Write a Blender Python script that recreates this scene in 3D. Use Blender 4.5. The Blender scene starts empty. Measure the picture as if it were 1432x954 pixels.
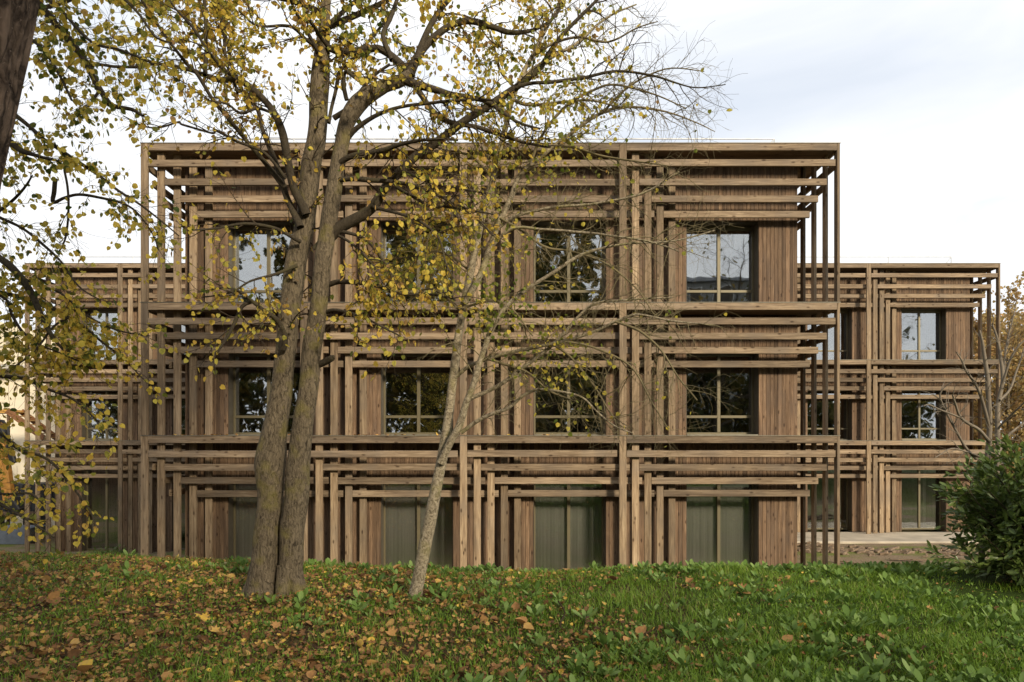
import bpy, math
import numpy as np
from mathutils import Vector, noise as mnoise

rng = np.random.default_rng(11)
S = bpy.context.scene
COL = S.collection
R = math.radians
F, CX, HY, CZ = 955.0, 716.0, 627.0, 1.65      # focal length and horizon of the 24 mm shift lens, eye height


def at(px, py, Y):
    """world point at distance Y seen along that sight line (used only to take measurements off the photo)"""
    return np.array([(px - CX) / F * Y, Y, CZ - (py - HY) / F * Y])


def proj(p):
    return CX + F * p[0] / max(p[1], .5), HY - F * (p[2] - CZ) / max(p[1], .5)


# ------------------------------------------------------------------ object helpers
def tag(o, label=None, cat=None, group=None, kind=None):
    if label: o['label'] = label
    if cat: o['category'] = cat
    if group: o['group'] = group
    if kind: o['kind'] = kind
    return o


def empty(name, loc, label, cat, group=None):
    o = bpy.data.objects.new(name, None)
    o.empty_display_size = .3
    COL.objects.link(o)
    o.location = loc
    return tag(o, label, cat, group)


def link(name, me, mat, parent=None, loc=(0, 0, 0), smooth=False):
    if mat is not None and not me.materials: me.materials.append(mat)
    if smooth: me.polygons.foreach_set('use_smooth', [True] * len(me.polygons))
    o = bpy.data.objects.new(name, me)
    COL.objects.link(o)
    if parent is not None:
        o.parent = parent
        o.location = Vector(loc) - world_loc(parent)
    else:
        o.location = loc
    return o


def world_loc(o):
    v = Vector(o.location)
    while o.parent:
        o = o.parent
        v += Vector(o.location)
    return v


def mesh_np(name, V, faces, attrs=None):
    """faces: list of (n,k) int arrays; attrs: {name: per-vertex float array}"""
    me = bpy.data.meshes.new(name)
    V = np.asarray(V, dtype=np.float32)
    me.vertices.add(len(V)); me.vertices.foreach_set('co', V.ravel())
    faces = [np.asarray(f, dtype=np.int32) for f in faces if len(f)]
    loops = np.concatenate([f.ravel() for f in faces])
    tot = np.concatenate([np.full(len(f), f.shape[1], np.int32) for f in faces])
    start = np.concatenate([[0], np.cumsum(tot)[:-1]]).astype(np.int32)
    me.loops.add(len(loops)); me.loops.foreach_set('vertex_index', loops)
    me.polygons.add(len(tot)); me.polygons.foreach_set('loop_start', start)
    me.update(calc_edges=True)
    me.validate()
    for k, a in (attrs or {}).items():
        at_ = me.attributes.new(k, 'FLOAT', 'POINT')
        at_.data.foreach_set('value', np.asarray(a, np.float32))
    return me


def cbox(x0, x1, y0, y1, z0, z1, c=.006):
    """box with chamfered edges, centred on its own origin -> verts, faces, centre"""
    cx, cy, cz = (x0 + x1) / 2, (y0 + y1) / 2, (z0 + z1) / 2
    hx, hy, hz = (x1 - x0) / 2, (y1 - y0) / 2, (z1 - z0) / 2
    c = min(c, hx * .45, hy * .45, hz * .45)
    V, idx = [], {}
    for sx in (-1, 1):
        for sy in (-1, 1):
            for sz in (-1, 1):
                for a in range(3):
                    d = [hx - c, hy - c, hz - c]; d[a] = (hx, hy, hz)[a]
                    idx[(sx, sy, sz, a)] = len(V)
                    V.append((sx * d[0], sy * d[1], sz * d[2]))
    Fs = []
    for a in range(3):
        b, d = (a + 1) % 3, (a + 2) % 3
        for s in (-1, 1):
            q = []
            for t, u in ((-1, -1), (1, -1), (1, 1), (-1, 1)):
                k = [0, 0, 0]; k[a] = s; k[b] = t; k[d] = u
                q.append(idx[(*k, a)])
            Fs.append(q if s > 0 else q[::-1])
        for s in (-1, 1):
            for t in (-1, 1):                     # edges between faces b and d running along a
                k0 = [0, 0, 0]; k0[a] = -1; k0[b] = s; k0[d] = t
                k1 = list(k0); k1[a] = 1
                q = [idx[(*k0, b)], idx[(*k1, b)], idx[(*k1, d)], idx[(*k0, d)]]
                Fs.append(q if s * t < 0 else q[::-1])
    for sx in (-1, 1):
        for sy in (-1, 1):
            for sz in (-1, 1):
                q = [idx[(sx, sy, sz, a)] for a in range(3)]
                Fs.append(q if sx * sy * sz > 0 else q[::-1])
    return V, Fs, (cx, cy, cz)


def box_obj(name, b, mat, parent, c=.006):
    V, Fs, ctr = cbox(*b, c)
    me = bpy.data.meshes.new(name); me.from_pydata(V, [], Fs); me.update()
    return link(name, me, mat, parent, ctr)


class MB:
    """collects plain pieces into one mesh, in world coordinates"""
    def __init__(s): s.V, s.F, s.T = [], [], []

    def box(s, x0, x1, y0, y1, z0, z1, c=.004, tint=0.):
        V, Fs, ctr = cbox(x0, x1, y0, y1, z0, z1, c)
        n = len(s.V)
        s.V += [(v[0] + ctr[0], v[1] + ctr[1], v[2] + ctr[2]) for v in V]
        s.F += [[i + n for i in f] for f in Fs]
        s.T += [tint] * len(V)
        return s

    def obox(s, p, q, w, h, c=.004, tint=0.):
        """bar of section w x h from p to q"""
        p, q = Vector(p), Vector(q)
        d = q - p; L = d.length
        V, Fs, _ = cbox(-w / 2, w / 2, -h / 2, h / 2, -L / 2, L / 2, c)
        M = d.to_track_quat('Z', 'Y').to_matrix()
        n = len(s.V); m = (p + q) / 2
        s.V += [tuple(M @ Vector(v) + m) for v in V]
        s.F += [[i + n for i in f] for f in Fs]
        s.T += [tint] * len(V)
        return s

    def tube(s, pts, rad, sides=6, tint=0., bump=0.):
        V, Fs = tube(np.asarray(pts, float), np.asarray(rad, float) * np.ones(len(pts)), sides, bump)
        n = len(s.V)
        s.V += [tuple(v) for v in V]
        s.F += [[int(i) + n for i in f] for f in Fs]
        s.T += [tint] * len(V)
        return s

    def build(s, name, mat, parent=None, loc=None, smooth=False):
        loc = Vector(loc) if loc is not None else Vector(np.mean(np.array(s.V), axis=0))
        me = bpy.data.meshes.new(name)
        me.from_pydata([tuple(Vector(v) - loc) for v in s.V], [], s.F); me.update()
        a = me.attributes.new('tint', 'FLOAT', 'POINT'); a.data.foreach_set('value', np.array(s.T, np.float32))
        return link(name, me, mat, parent, loc, smooth)


def tube(pts, rad, sides, bump=0.):
    n = len(pts)
    T = np.gradient(pts, axis=0); T /= np.linalg.norm(T, axis=1)[:, None] + 1e-9
    ref = np.array([0.31, .87, .12]) if abs(T[0][1]) < .8 else np.array([1., 0.1, 0.2])
    A = np.cross(T, ref); A /= np.linalg.norm(A, axis=1)[:, None] + 1e-9
    B = np.cross(T, A)
    th = np.arange(sides) / sides * 2 * math.pi
    rr = rad[:, None] * np.ones((n, sides))
    V = pts[:, None, :] + rr[:, :, None] * (A[:, None, :] * np.cos(th)[None, :, None] + B[:, None, :] * np.sin(th)[None, :, None])
    if bump:
        for i in range(n):
            for k in range(sides):
                v = V[i, k]
                f = mnoise.noise(Vector((v[0] * 7, v[1] * 7, v[2] * 2.2))) + .5 * mnoise.noise(Vector((v[0] * 22, v[1] * 22, v[2] * 5)))
                V[i, k] = pts[i] + (v - pts[i]) * (1 + bump * f)
    V = V.reshape(-1, 3)
    i = np.arange(n - 1)[:, None] * sides; k = np.arange(sides)[None, :]; k2 = (k + 1) % sides
    Q = np.stack([i + k, i + k2, i + sides + k2, i + sides + k], axis=-1).reshape(-1, 4)
    return V, Q


# ------------------------------------------------------------------ materials
def newmat(name):
    m = bpy.data.materials.new(name); m.use_nodes = True
    nt = m.node_tree; nt.nodes.clear()
    out = nt.nodes.new('ShaderNodeOutputMaterial')
    return m, nt, out


def N(nt, t, ins=None, **kw):
    n = nt.nodes.new(t)
    for k, v in kw.items(): setattr(n, k, v)
    for k, v in (ins or {}).items():
        if isinstance(v, bpy.types.NodeSocket): nt.links.new(v, n.inputs[k])
        else: n.inputs[k].default_value = v
    return n


def ramp(nt, fac, stops, interp='LINEAR'):
    r = N(nt, 'ShaderNodeValToRGB', {'Fac': fac})
    e = r.color_ramp.elements
    r.color_ramp.interpolation = interp
    while len(e) < len(stops): e.new(.5)
    for el, (p, c) in zip(e, stops):
        el.position = p
        el.color = (*c, 1) if len(c) == 3 else c
    return r.outputs['Color']


def mixc(nt, fac, a, b, mode='MIX'):
    n = nt.nodes.new('ShaderNodeMix'); n.data_type = 'RGBA'; n.blend_type = mode
    for k, v in ((0, fac), (6, a), (7, b)):
        if isinstance(v, bpy.types.NodeSocket): nt.links.new(v, n.inputs[k])
        else: n.inputs[k].default_value = v if k == 0 else ((*v, 1) if len(v) == 3 else v)
    return n.outputs[2]


def math_(nt, op, a, b=0.):
    n = nt.nodes.new('ShaderNodeMath'); n.operation = op
    for k, v in ((0, a), (1, b)):
        if isinstance(v, bpy.types.NodeSocket): nt.links.new(v, n.inputs[k])
        else: n.inputs[k].default_value = v
    return n.outputs[0]


def principled(nt, out, color, rough=.7, bump=None, bstr=.3, bdist=.01, spec=.3, metal=0.):
    p = N(nt, 'ShaderNodeBsdfPrincipled', {'Roughness': rough, 'Metallic': metal})
    p.inputs['Specular IOR Level'].default_value = spec
    if isinstance(color, bpy.types.NodeSocket): nt.links.new(color, p.inputs['Base Color'])
    else: p.inputs['Base Color'].default_value = (*color, 1)
    if bump is not None:
        b = N(nt, 'ShaderNodeBump', {'Height': bump, 'Strength': bstr, 'Distance': bdist})
        nt.links.new(b.outputs[0], p.inputs['Normal'])
    nt.links.new(p.outputs[0], out.inputs[0])
    return p


def wood_mat(name, axis, lo, mid, hi, use_tint=False):
    """weathered sawn softwood: grain along axis (0,1,2), knots, grey patches, tone that differs board to board"""
    m, nt, out = newmat(name)
    tc = N(nt, 'ShaderNodeTexCoord')
    oi = N(nt, 'ShaderNodeObjectInfo')
    if use_tint:
        rnd = N(nt, 'ShaderNodeAttribute', attribute_name='tint').outputs['Fac']
    else:
        rnd = oi.outputs['Random']
    off = N(nt, 'ShaderNodeVectorMath', {0: tc.outputs['Object']}, operation='ADD')
    nt.links.new(math_(nt, 'MULTIPLY', rnd, 37.), off.inputs[1])
    sc = [9., 9., 9.]; sc[axis] = .55
    mp = N(nt, 'ShaderNodeMapping', {'Vector': off.outputs[0], 'Scale': sc})
    n1 = N(nt, 'ShaderNodeTexNoise', {'Vector': mp.outputs[0], 'Scale': 3., 'Detail': 7., 'Roughness': .62, 'Distortion': .8})
    n2 = N(nt, 'ShaderNodeTexNoise', {'Vector': off.outputs[0], 'Scale': 1.1, 'Detail': 4.})
    n2b = N(nt, 'ShaderNodeTexNoise', {'Vector': mp.outputs[0], 'Scale': .8, 'Detail': 3.})
    col = ramp(nt, n1.outputs[0], [(.28, lo), (.5, mid), (.72, hi)])
    grey = ramp(nt, n2.outputs[0], [(.45, (0, 0, 0)), (.7, (1, 1, 1))])
    col = mixc(nt, math_(nt, 'MULTIPLY', grey, .75), col, (mid[0] * .72, mid[1] * .8, mid[2] * .98))
    stain = ramp(nt, n2b.outputs[0], [(.3, (.62, .6, .58)), (.55, (1, 1, 1))])
    col = mixc(nt, 1., col, stain, 'MULTIPLY')
    ks = [6., 6., 6.]; ks[axis] = 2.6
    km = N(nt, 'ShaderNodeMapping', {'Vector': off.outputs[0], 'Scale': ks})
    kv = N(nt, 'ShaderNodeTexVoronoi', {'Vector': km.outputs[0], 'Scale': 1.1})
    kn = ramp(nt, kv.outputs['Distance'], [(.09, (.22, .17, .14)), (.12, (.5, .45, .4)), (.2, (1, 1, 1))])
    col = mixc(nt, .85, col, kn, 'MULTIPLY')
    val = N(nt, 'ShaderNodeHueSaturation', {'Color': col, 'Saturation': .95})
    rn = N(nt, 'ShaderNodeTexWhiteNoise', {'W': rnd}, noise_dimensions='1D')
    nt.links.new(math_(nt, 'MULTIPLY_ADD', rn.outputs[0], .62), val.inputs['Value'])
    val.inputs['Value'].links[0].from_node.inputs[2].default_value = .69
    principled(nt, out, val.outputs[0], .78, n1.outputs[0], .35, .006, .25)
    return m


def flat_mat(name, c, rough=.6, metal=0., spec=.4, vary=.25, scale=6.):
    m, nt, out = newmat(name)
    tc = N(nt, 'ShaderNodeTexCoord')
    n = N(nt, 'ShaderNodeTexNoise', {'Vector': tc.outputs['Object'], 'Scale': scale, 'Detail': 5.})
    k = ramp(nt, n.outputs[0], [(.3, (1 - vary,) * 3), (.7, (1 + vary * .3,) * 3)])
    principled(nt, out, mixc(nt, 1., c, k, 'MULTIPLY'), rough, n.outputs[0], .1, .003, spec, metal)
    return m


def leaf_mat(name, stops, trans=.35, rough=.55, spec=.25, patch=True):
    m, nt, out = newmat(name)
    a = N(nt, 'ShaderNodeAttribute', attribute_name='tint')
    fac = a.outputs['Fac']
    if patch:
        tc = N(nt, 'ShaderNodeTexCoord')
        n = N(nt, 'ShaderNodeTexNoise', {'Vector': tc.outputs['Object'], 'Scale': 38., 'Detail': 2.})
        fac = math_(nt, 'ADD', fac, math_(nt, 'MULTIPLY', math_(nt, 'SUBTRACT', n.outputs[0], .5), .35))
    col = ramp(nt, fac, stops)
    p = N(nt, 'ShaderNodeBsdfPrincipled', {'Base Color': col, 'Roughness': rough})
    p.inputs['Specular IOR Level'].default_value = spec
    t = N(nt, 'ShaderNodeBsdfTranslucent', {'Color': col})
    mx = N(nt, 'ShaderNodeMixShader', {'Fac': trans, 1: p.outputs[0], 2: t.outputs[0]})
    nt.links.new(mx.outputs[0], out.inputs[0])
    return m


def bark_mat(name, dark, light, lichen=None, vs=1., amt=.5, zst=.28, bstr=.7, vw=.3, st=(.3, .5, .72)):
    m, nt, out = newmat(name)
    tc = N(nt, 'ShaderNodeTexCoord')
    wz = N(nt, 'ShaderNodeTexNoise', {'Vector': tc.outputs['Object'], 'Scale': 14., 'Detail': 2.})
    wv = N(nt, 'ShaderNodeVectorMath', {0: wz.outputs['Color'], 1: (.05, .05, .12)}, operation='MULTIPLY')
    wa = N(nt, 'ShaderNodeVectorMath', {0: tc.outputs['Object'], 1: wv.outputs[0]}, operation='ADD')
    mp = N(nt, 'ShaderNodeMapping', {'Vector': wa.outputs[0], 'Scale': (1, 1, zst)})
    n1 = N(nt, 'ShaderNodeTexNoise', {'Vector': mp.outputs[0], 'Scale': 34. * vs, 'Detail': 8., 'Roughness': .7, 'Distortion': .7})
    v1 = N(nt, 'ShaderNodeTexVoronoi', {'Vector': mp.outputs[0], 'Scale': 26. * vs}, feature='DISTANCE_TO_EDGE')
    n2 = N(nt, 'ShaderNodeTexNoise', {'Vector': tc.outputs['Object'], 'Scale': 5., 'Detail': 5.})
    h = math_(nt, 'ADD', n1.outputs[0], math_(nt, 'MULTIPLY', math_(nt, 'MINIMUM', v1.outputs[0], .25), vw))
    col = ramp(nt, h, [(st[0], dark), (st[1], tuple(a * .4 + b * .6 for a, b in zip(dark, light))), (st[2], light)])
    if lichen:
        lf = ramp(nt, n2.outputs[0], [(.52, (0, 0, 0)), (.66, (1, 1, 1))])
        col = mixc(nt, math_(nt, 'MULTIPLY', lf, amt), col, lichen)
    sp = N(nt, 'ShaderNodeTexNoise', {'Vector': tc.outputs['Object'], 'Scale': 60., 'Detail': 3.})
    spk = ramp(nt, sp.outputs[0], [(.66, (0, 0, 0)), (.72, (1, 1, 1))])
    col = mixc(nt, math_(nt, 'MULTIPLY', spk, .45), col, tuple(min(1, c * 1.6 + .05) for c in light))
    principled(nt, out, col, .9, h, bstr, .02, .15)
    return m


LO, MI, HI = (.113, .072, .039), (.255, .174, .098), (.405, .297, .18)
M = {}
M['post'] = wood_mat('timber post', 2, LO, MI, HI)
M['beam'] = wood_mat('timber beam', 0, LO, (.23, .16, .096), (.37, .273, .171))
M['beam_side'] = wood_mat('timber side beam', 1, LO, MI, HI)
M['clad'] = wood_mat('timber cladding', 2, (.08, .045, .024), (.165, .099, .054), (.265, .171, .098), True)  # redder boards, darkened further: recess shade put into the colour
M['soffit'] = wood_mat('timber soffit', 0, (.09, .055, .03), (.16, .1, .06), (.22, .15, .09))
M['flash'] = flat_mat('flashing metal', (.2, .18, .135), .45, .3)
M['frame'] = flat_mat('window frame metal', (.145, .12, .068), .45, .2, vary=.08)
M['jamb'] = flat_mat('shade toned lining', (.07, .055, .035), .6)  # shade of the window reveals put into the colour; also the apartment panes
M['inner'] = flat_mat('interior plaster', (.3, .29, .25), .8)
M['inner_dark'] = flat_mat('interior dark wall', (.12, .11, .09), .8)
M['rail'] = flat_mat('galvanised rail', (.62, .62, .6), .4, .4)
M['ply'] = flat_mat('pale plywood', (.5, .36, .12), .6)


def glass(name, r0):
    m, nt, out = newmat(name)
    fr = N(nt, 'ShaderNodeFresnel', {'IOR': 1.5})
    f = math_(nt, 'MINIMUM', math_(nt, 'MULTIPLY_ADD', fr.outputs[0], 1.5), 1.)
    f.node.inputs[0].links[0].from_node.inputs[2].default_value = r0
    tc = N(nt, 'ShaderNodeTexCoord')
    n = N(nt, 'ShaderNodeTexNoise', {'Vector': tc.outputs['Object'], 'Scale': 1.3, 'Detail': 1.})
    b = N(nt, 'ShaderNodeBump', {'Height': n.outputs[0], 'Strength': .09, 'Distance': .04})
    g = N(nt, 'ShaderNodeBsdfGlossy', {'Roughness': .015, 'Color': (.92, .95, .97, 1), 'Normal': b.outputs[0]})
    t = N(nt, 'ShaderNodeBsdfTransparent', {'Color': (.86, .86, .83, 1)})
    mx = N(nt, 'ShaderNodeMixShader', {'Fac': f, 1: t.outputs[0], 2: g.outputs[0]})
    nt.links.new(mx.outputs[0], out.inputs[0])
    return m


M['glass'] = glass('coated window glass', .24)
M['glass_dimmed'] = glass('dimmed window glass', .1)  # same coated glazing, mirroring weakened so ground floor panes reflect less lawn


def curtain_mat():
    m, nt, out = newmat('sheer curtain')
    d = N(nt, 'ShaderNodeBsdfDiffuse', {'Color': (.45, .44, .41, 1)})
    t = N(nt, 'ShaderNodeBsdfTranslucent', {'Color': (.45, .44, .41, 1)})
    a = N(nt, 'ShaderNodeMixShader', {'Fac': .2, 1: d.outputs[0], 2: t.outputs[0]})
    tr = N(nt, 'ShaderNodeBsdfTransparent', {'Color': (1, 1, 1, 1)})
    b = N(nt, 'ShaderNodeMixShader', {'Fac': .04, 1: a.outputs[0], 2: tr.outputs[0]})
    nt.links.new(b.outputs[0], out.inputs[0])
    return m


M['curtain'] = curtain_mat()

LEAF_STOPS = [(0, (.06, .1, .016)), (.18, (.19, .21, .035)), (.38, (.52, .46, .09)), (.66, (.76, .57, .09)), (.86, (.6, .38, .07)), (1, (.36, .22, .1))]
M['leaf'] = leaf_mat('linden autumn leaf', LEAF_STOPS, .5)
M['leaf_small'] = leaf_mat('small autumn leaf', [(0, (.09, .15, .022)), (.3, (.3, .31, .05)), (.5, (.58, .49, .075)), (.8, (.74, .55, .08)), (1, (.36, .2, .05))], .5)
M['leaf_orange'] = leaf_mat('orange autumn leaf', [(0, (.34, .26, .1)), (.5, (.48, .34, .13)), (1, (.38, .22, .09))], .4)
M['leaf_laurel'] = leaf_mat('laurel leaf', [(0, (.06, .095, .021)), (.6, (.13, .185, .042)), (.9, (.22, .27, .07)), (.97, (.26, .28, .065)), (1, (.4, .07, .03))], .28, .36, .4, False)
M['leaf_wood'] = leaf_mat('park tree leaf', [(0, (.035, .05, .012)), (.5, (.09, .09, .02)), (1, (.25, .17, .03))], .3)
M['grass'] = leaf_mat('grass blade', [(0, (.085, .16, .012)), (.5, (.175, .29, .024)), (.85, (.26, .35, .045)), (1, (.36, .31, .11))], .3, .5, .3, False)
M['herb'] = leaf_mat('broad herb leaf', [(0, (.09, .16, .028)), (.5, (.155, .245, .052)), (1, (.26, .35, .11))], .22, .6, .15, False)
M['litter'] = leaf_mat('fallen leaf', [(0, (.085, .047, .024)), (.28, (.25, .125, .05)), (.55, (.46, .25, .09)), (.78, (.6, .37, .12)), (.92, (.76, .5, .07)), (1, (.62, .5, .3))], .15, .7, .2)
M['bark'] = bark_mat('linden bark', (.04, .031, .02), (.215, .17, .112), (.2, .17, .045), 1.2, .5, .3, 1., .45, (.38, .56, .74))
M['bark_dark'] = bark_mat('dark limb bark', (.022, .017, .012), (.085, .068, .046), (.1, .09, .03), 1.5, .35)  # linden bark darkened: shade and damp on the limbs put into the colour
M['bark_pale'] = bark_mat('pale smooth bark', (.13, .1, .062), (.44, .37, .255), (.25, .22, .08), .9, .5, 1.3, .5, .0, (.4, .52, .62))
M['bark_pine'] = bark_mat('fissured bark', (.03, .02, .014), (.24, .165, .115), None, .62, 0, .2, 1., 1.6, (.42, .72, .98))
M['twig'] = flat_mat('twig bark', (.075, .055, .035), .85, spec=.15)
M['twig_pale'] = flat_mat('pale twig bark', (.21, .17, .09), .85, spec=.15)
M['twig_grey'] = flat_mat('grey twig bark', (.2, .165, .125), .85, spec=.15)


# ------------------------------------------------------------------ world, sun, camera
def setup_world():
    w = bpy.data.worlds.new('World'); S.world = w; w.use_nodes = True
    nt = w.node_tree; nt.nodes.clear()
    out = nt.nodes.new('ShaderNodeOutputWorld')
    sky = nt.nodes.new('ShaderNodeTexSky'); sky.sky_type = 'NISHITA'
    sky.sun_disc = False; sky.sun_elevation = R(SUN_EL); sky.sun_rotation = R(180 - SUN_AZ)
    tc = nt.nodes.new('ShaderNodeTexCoord')
    sep = N(nt, 'ShaderNodeSeparateXYZ', {0: tc.outputs['Generated']})
    zz = math_(nt, 'MAXIMUM', math_(nt, 'ADD', sep.outputs[2], .22), .06)
    cmb = N(nt, 'ShaderNodeCombineXYZ', {0: math_(nt, 'DIVIDE', sep.outputs[0], zz), 1: math_(nt, 'DIVIDE', sep.outputs[1], zz), 2: 3.7})
    n1 = N(nt, 'ShaderNodeTexNoise', {'Vector': cmb.outputs[0], 'Scale': 1.5, 'Detail': 6., 'Roughness': .52, 'Distortion': .4})
    n2 = N(nt, 'ShaderNodeTexNoise', {'Vector': cmb.outputs[0], 'Scale': .8, 'Detail': 2.})
    f = math_(nt, 'ADD', math_(nt, 'MULTIPLY', n1.outputs[0], .75), math_(nt, 'MULTIPLY', n2.outputs[0], .35))
    low = math_(nt, 'MULTIPLY', math_(nt, 'SUBTRACT', .42, sep.outputs[2]), .55)      # cloud closes up towards the horizon
    cl = ramp(nt, math_(nt, 'ADD', f, low), [(.34, (0, 0, 0)), (.56, (1, 1, 1))])
    shade = ramp(nt, n1.outputs[0], [(.3, (6.5, 6.75, 7.15)), (.6, (7.9, 7.95, 8.))])
    gap = mixc(nt, .8, sky.outputs[0], (5.8, 6.25, 6.95))                                # thin high veil over the blue
    col = mixc(nt, cl, gap, shade)
    bg = N(nt, 'ShaderNodeBackground', {'Color': col, 'Strength': SKY_ST})
    nt.links.new(bg.outputs[0], out.inputs[0])


SUN_EL, SUN_AZ, SKY_ST = 22., 33., .1       # azimuth: degrees to the right of straight behind the camera
setup_world()
sd = bpy.data.lights.new('sun', 'SUN'); sd.energy = 3.4; sd.angle = R(8.); sd.color = (1., .88, .68)
so = bpy.data.objects.new('sun', sd); COL.objects.link(so)
dirv = Vector((-math.sin(R(SUN_AZ)) * math.cos(R(SUN_EL)), math.cos(R(SUN_AZ)) * math.cos(R(SUN_EL)), -math.sin(R(SUN_EL))))
so.rotation_euler = dirv.to_track_quat('-Z', 'Y').to_euler()
so.location = (12, -18, 20)

cd = bpy.data.cameras.new('camera'); cam = bpy.data.objects.new('camera', cd); COL.objects.link(cam)
cam.location = (0, 0, CZ); cam.rotation_euler = (R(90), 0, 0)
cd.sensor_width = 36; cd.lens = 24.; cd.shift_y = 150 / 1432; cd.clip_end = 2000; cd.clip_start = .05
S.camera = cam
S.view_settings.view_transform = 'Standard'; S.view_settings.look = 'None'
S.view_settings.exposure = .58; S.view_settings.gamma = 1.
S.cycles.use_denoising = True
S.cycles.max_bounces = 8; S.cycles.transparent_max_bounces = 16
S.cycles.sample_clamp_indirect = 4.


# ------------------------------------------------------------------ ground
def sstep(a, b, x):
    t = min(1, max(0, (x - a) / (b - a)))
    return t * t * (3 - 2 * t)


def gz(x, y):
    yc = 8.0 + .2 * max(0., min(-x, 9.)) + .06 * max(0., x)
    z = .12 * sstep(4, 7.6, y)
    z += .035 * mnoise.noise(Vector((x * .6, y * .6, 1.7))) + .014 * mnoise.noise(Vector((x * 2.3, y * 2.3, 5.)))
    low = -1.95 - .75 * sstep(5, 13, -x)
    d = sstep(yc, yc + 6.4, y)
    back = 1 - d
    z = z * back + low * d
    if y > 12: z += .03 * mnoise.noise(Vector((x * .9, y * .9, 9.))) * sstep(12, 16, y)
    return z


def axis(lo, fine0, fine1, hi, step):
    a = list(np.arange(fine0, fine1 + step / 2, step))
    s, v = step, fine1
    while v < hi: s *= 1.3; v += s; a.append(v)
    s, v = step, fine0
    while v > lo: s *= 1.3; v -= s; a.insert(0, v)
    return a


xs, ys = axis(-500, -11, 11, 500, .14), axis(-400, 2.5, 17, 700, .14)
GV = [(x, y, gz(x, y)) for y in ys for x in xs]
nx = len(xs)
GF = [(j * nx + i, j * nx + i + 1, (j + 1) * nx + i + 1, (j + 1) * nx + i) for j in range(len(ys) - 1) for i in range(nx - 1)]


def ground_mat():
    m, nt, out = newmat('leaf strewn soil and turf')
    g = N(nt, 'ShaderNodeNewGeometry')
    sep = N(nt, 'ShaderNodeSeparateXYZ', {0: g.outputs['Position']})
    n1 = N(nt, 'ShaderNodeTexNoise', {'Vector': g.outputs['Position'], 'Scale': 1.1, 'Detail': 6., 'Roughness': .65})
    n2 = N(nt, 'ShaderNodeTexNoise', {'Vector': g.outputs['Position'], 'Scale': 22., 'Detail': 6., 'Roughness': .7})
    n3 = N(nt, 'ShaderNodeTexNoise', {'Vector': g.outputs['Position'], 'Scale': .45, 'Detail': 5., 'Roughness': .7, 'Distortion': .5})
    soil = ramp(nt, n2.outputs[0], [(.3, (.035, .022, .013)), (.5, (.085, .05, .026)), (.7, (.15, .092, .045))])
    turf = ramp(nt, n2.outputs[0], [(.3, (.02, .035, .006)), (.7, (.055, .085, .014))])
    f = math_(nt, 'ADD', math_(nt, 'MULTIPLY', n1.outputs[0], 1.4), math_(nt, 'MULTIPLY', sep.outputs[0], .07))
    near = mixc(nt, ramp(nt, f, [(.55, (0, 0, 0)), (.95, (1, 1, 1))]), soil, turf)
    mud = ramp(nt, n2.outputs[0], [(.3, (.13, .09, .055)), (.55, (.27, .2, .13)), (.75, (.38, .3, .2))])
    grs = ramp(nt, n2.outputs[0], [(.3, (.1, .12, .025)), (.7, (.2, .22, .06))])
    far = mixc(nt, ramp(nt, n3.outputs[0], [(.44, (0, 0, 0)), (.58, (1, 1, 1))]), mud, grs)
    ff = ramp(nt, math_(nt, 'MULTIPLY', sep.outputs[1], .04), [(.48, (0, 0, 0)), (.6, (1, 1, 1))])
    col = mixc(nt, ff, near, far)
    principled(nt, out, col, .95, n2.outputs[0], .8, .04, .1)
    return m


gm = bpy.data.meshes.new('ground'); gm.from_pydata(GV, [], GF); gm.update()
tag(link('ground', gm, ground_mat(), smooth=True), kind='structure')

pv = MB(); pv.box(7.2, 26, 25.8, 28.75, -2.3, -1.872, .02)
tag(pv.build('pavement', flat_mat('pale concrete paving', (.5, .43, .33), .85, vary=.3, scale=1.6)), kind='structure')

# ------------------------------------------------------------------ the timber buildings
FT = (1.96, 5.28, 9.25)                              # fascia tops
FH = .18
BT = ((1.597, 1.255, .917, .581), (4.898, 4.559, 4.219, 3.887), (8.845, 8.421, 8.055, 7.717))   # beam tops, beams 2..5
BH = .168
PW, PT, PITCH, DS = .178, .07, .338, .14             # post width, thickness, pitch along the front, depth step
WALL = .75                                           # depth of the cladding behind the front
WIN0, WIN1, REV = 1.86, 3.74, .33
OPEN = ((-1.8, .89), (2.0, 4.21), (5.32, 7.55))


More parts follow.
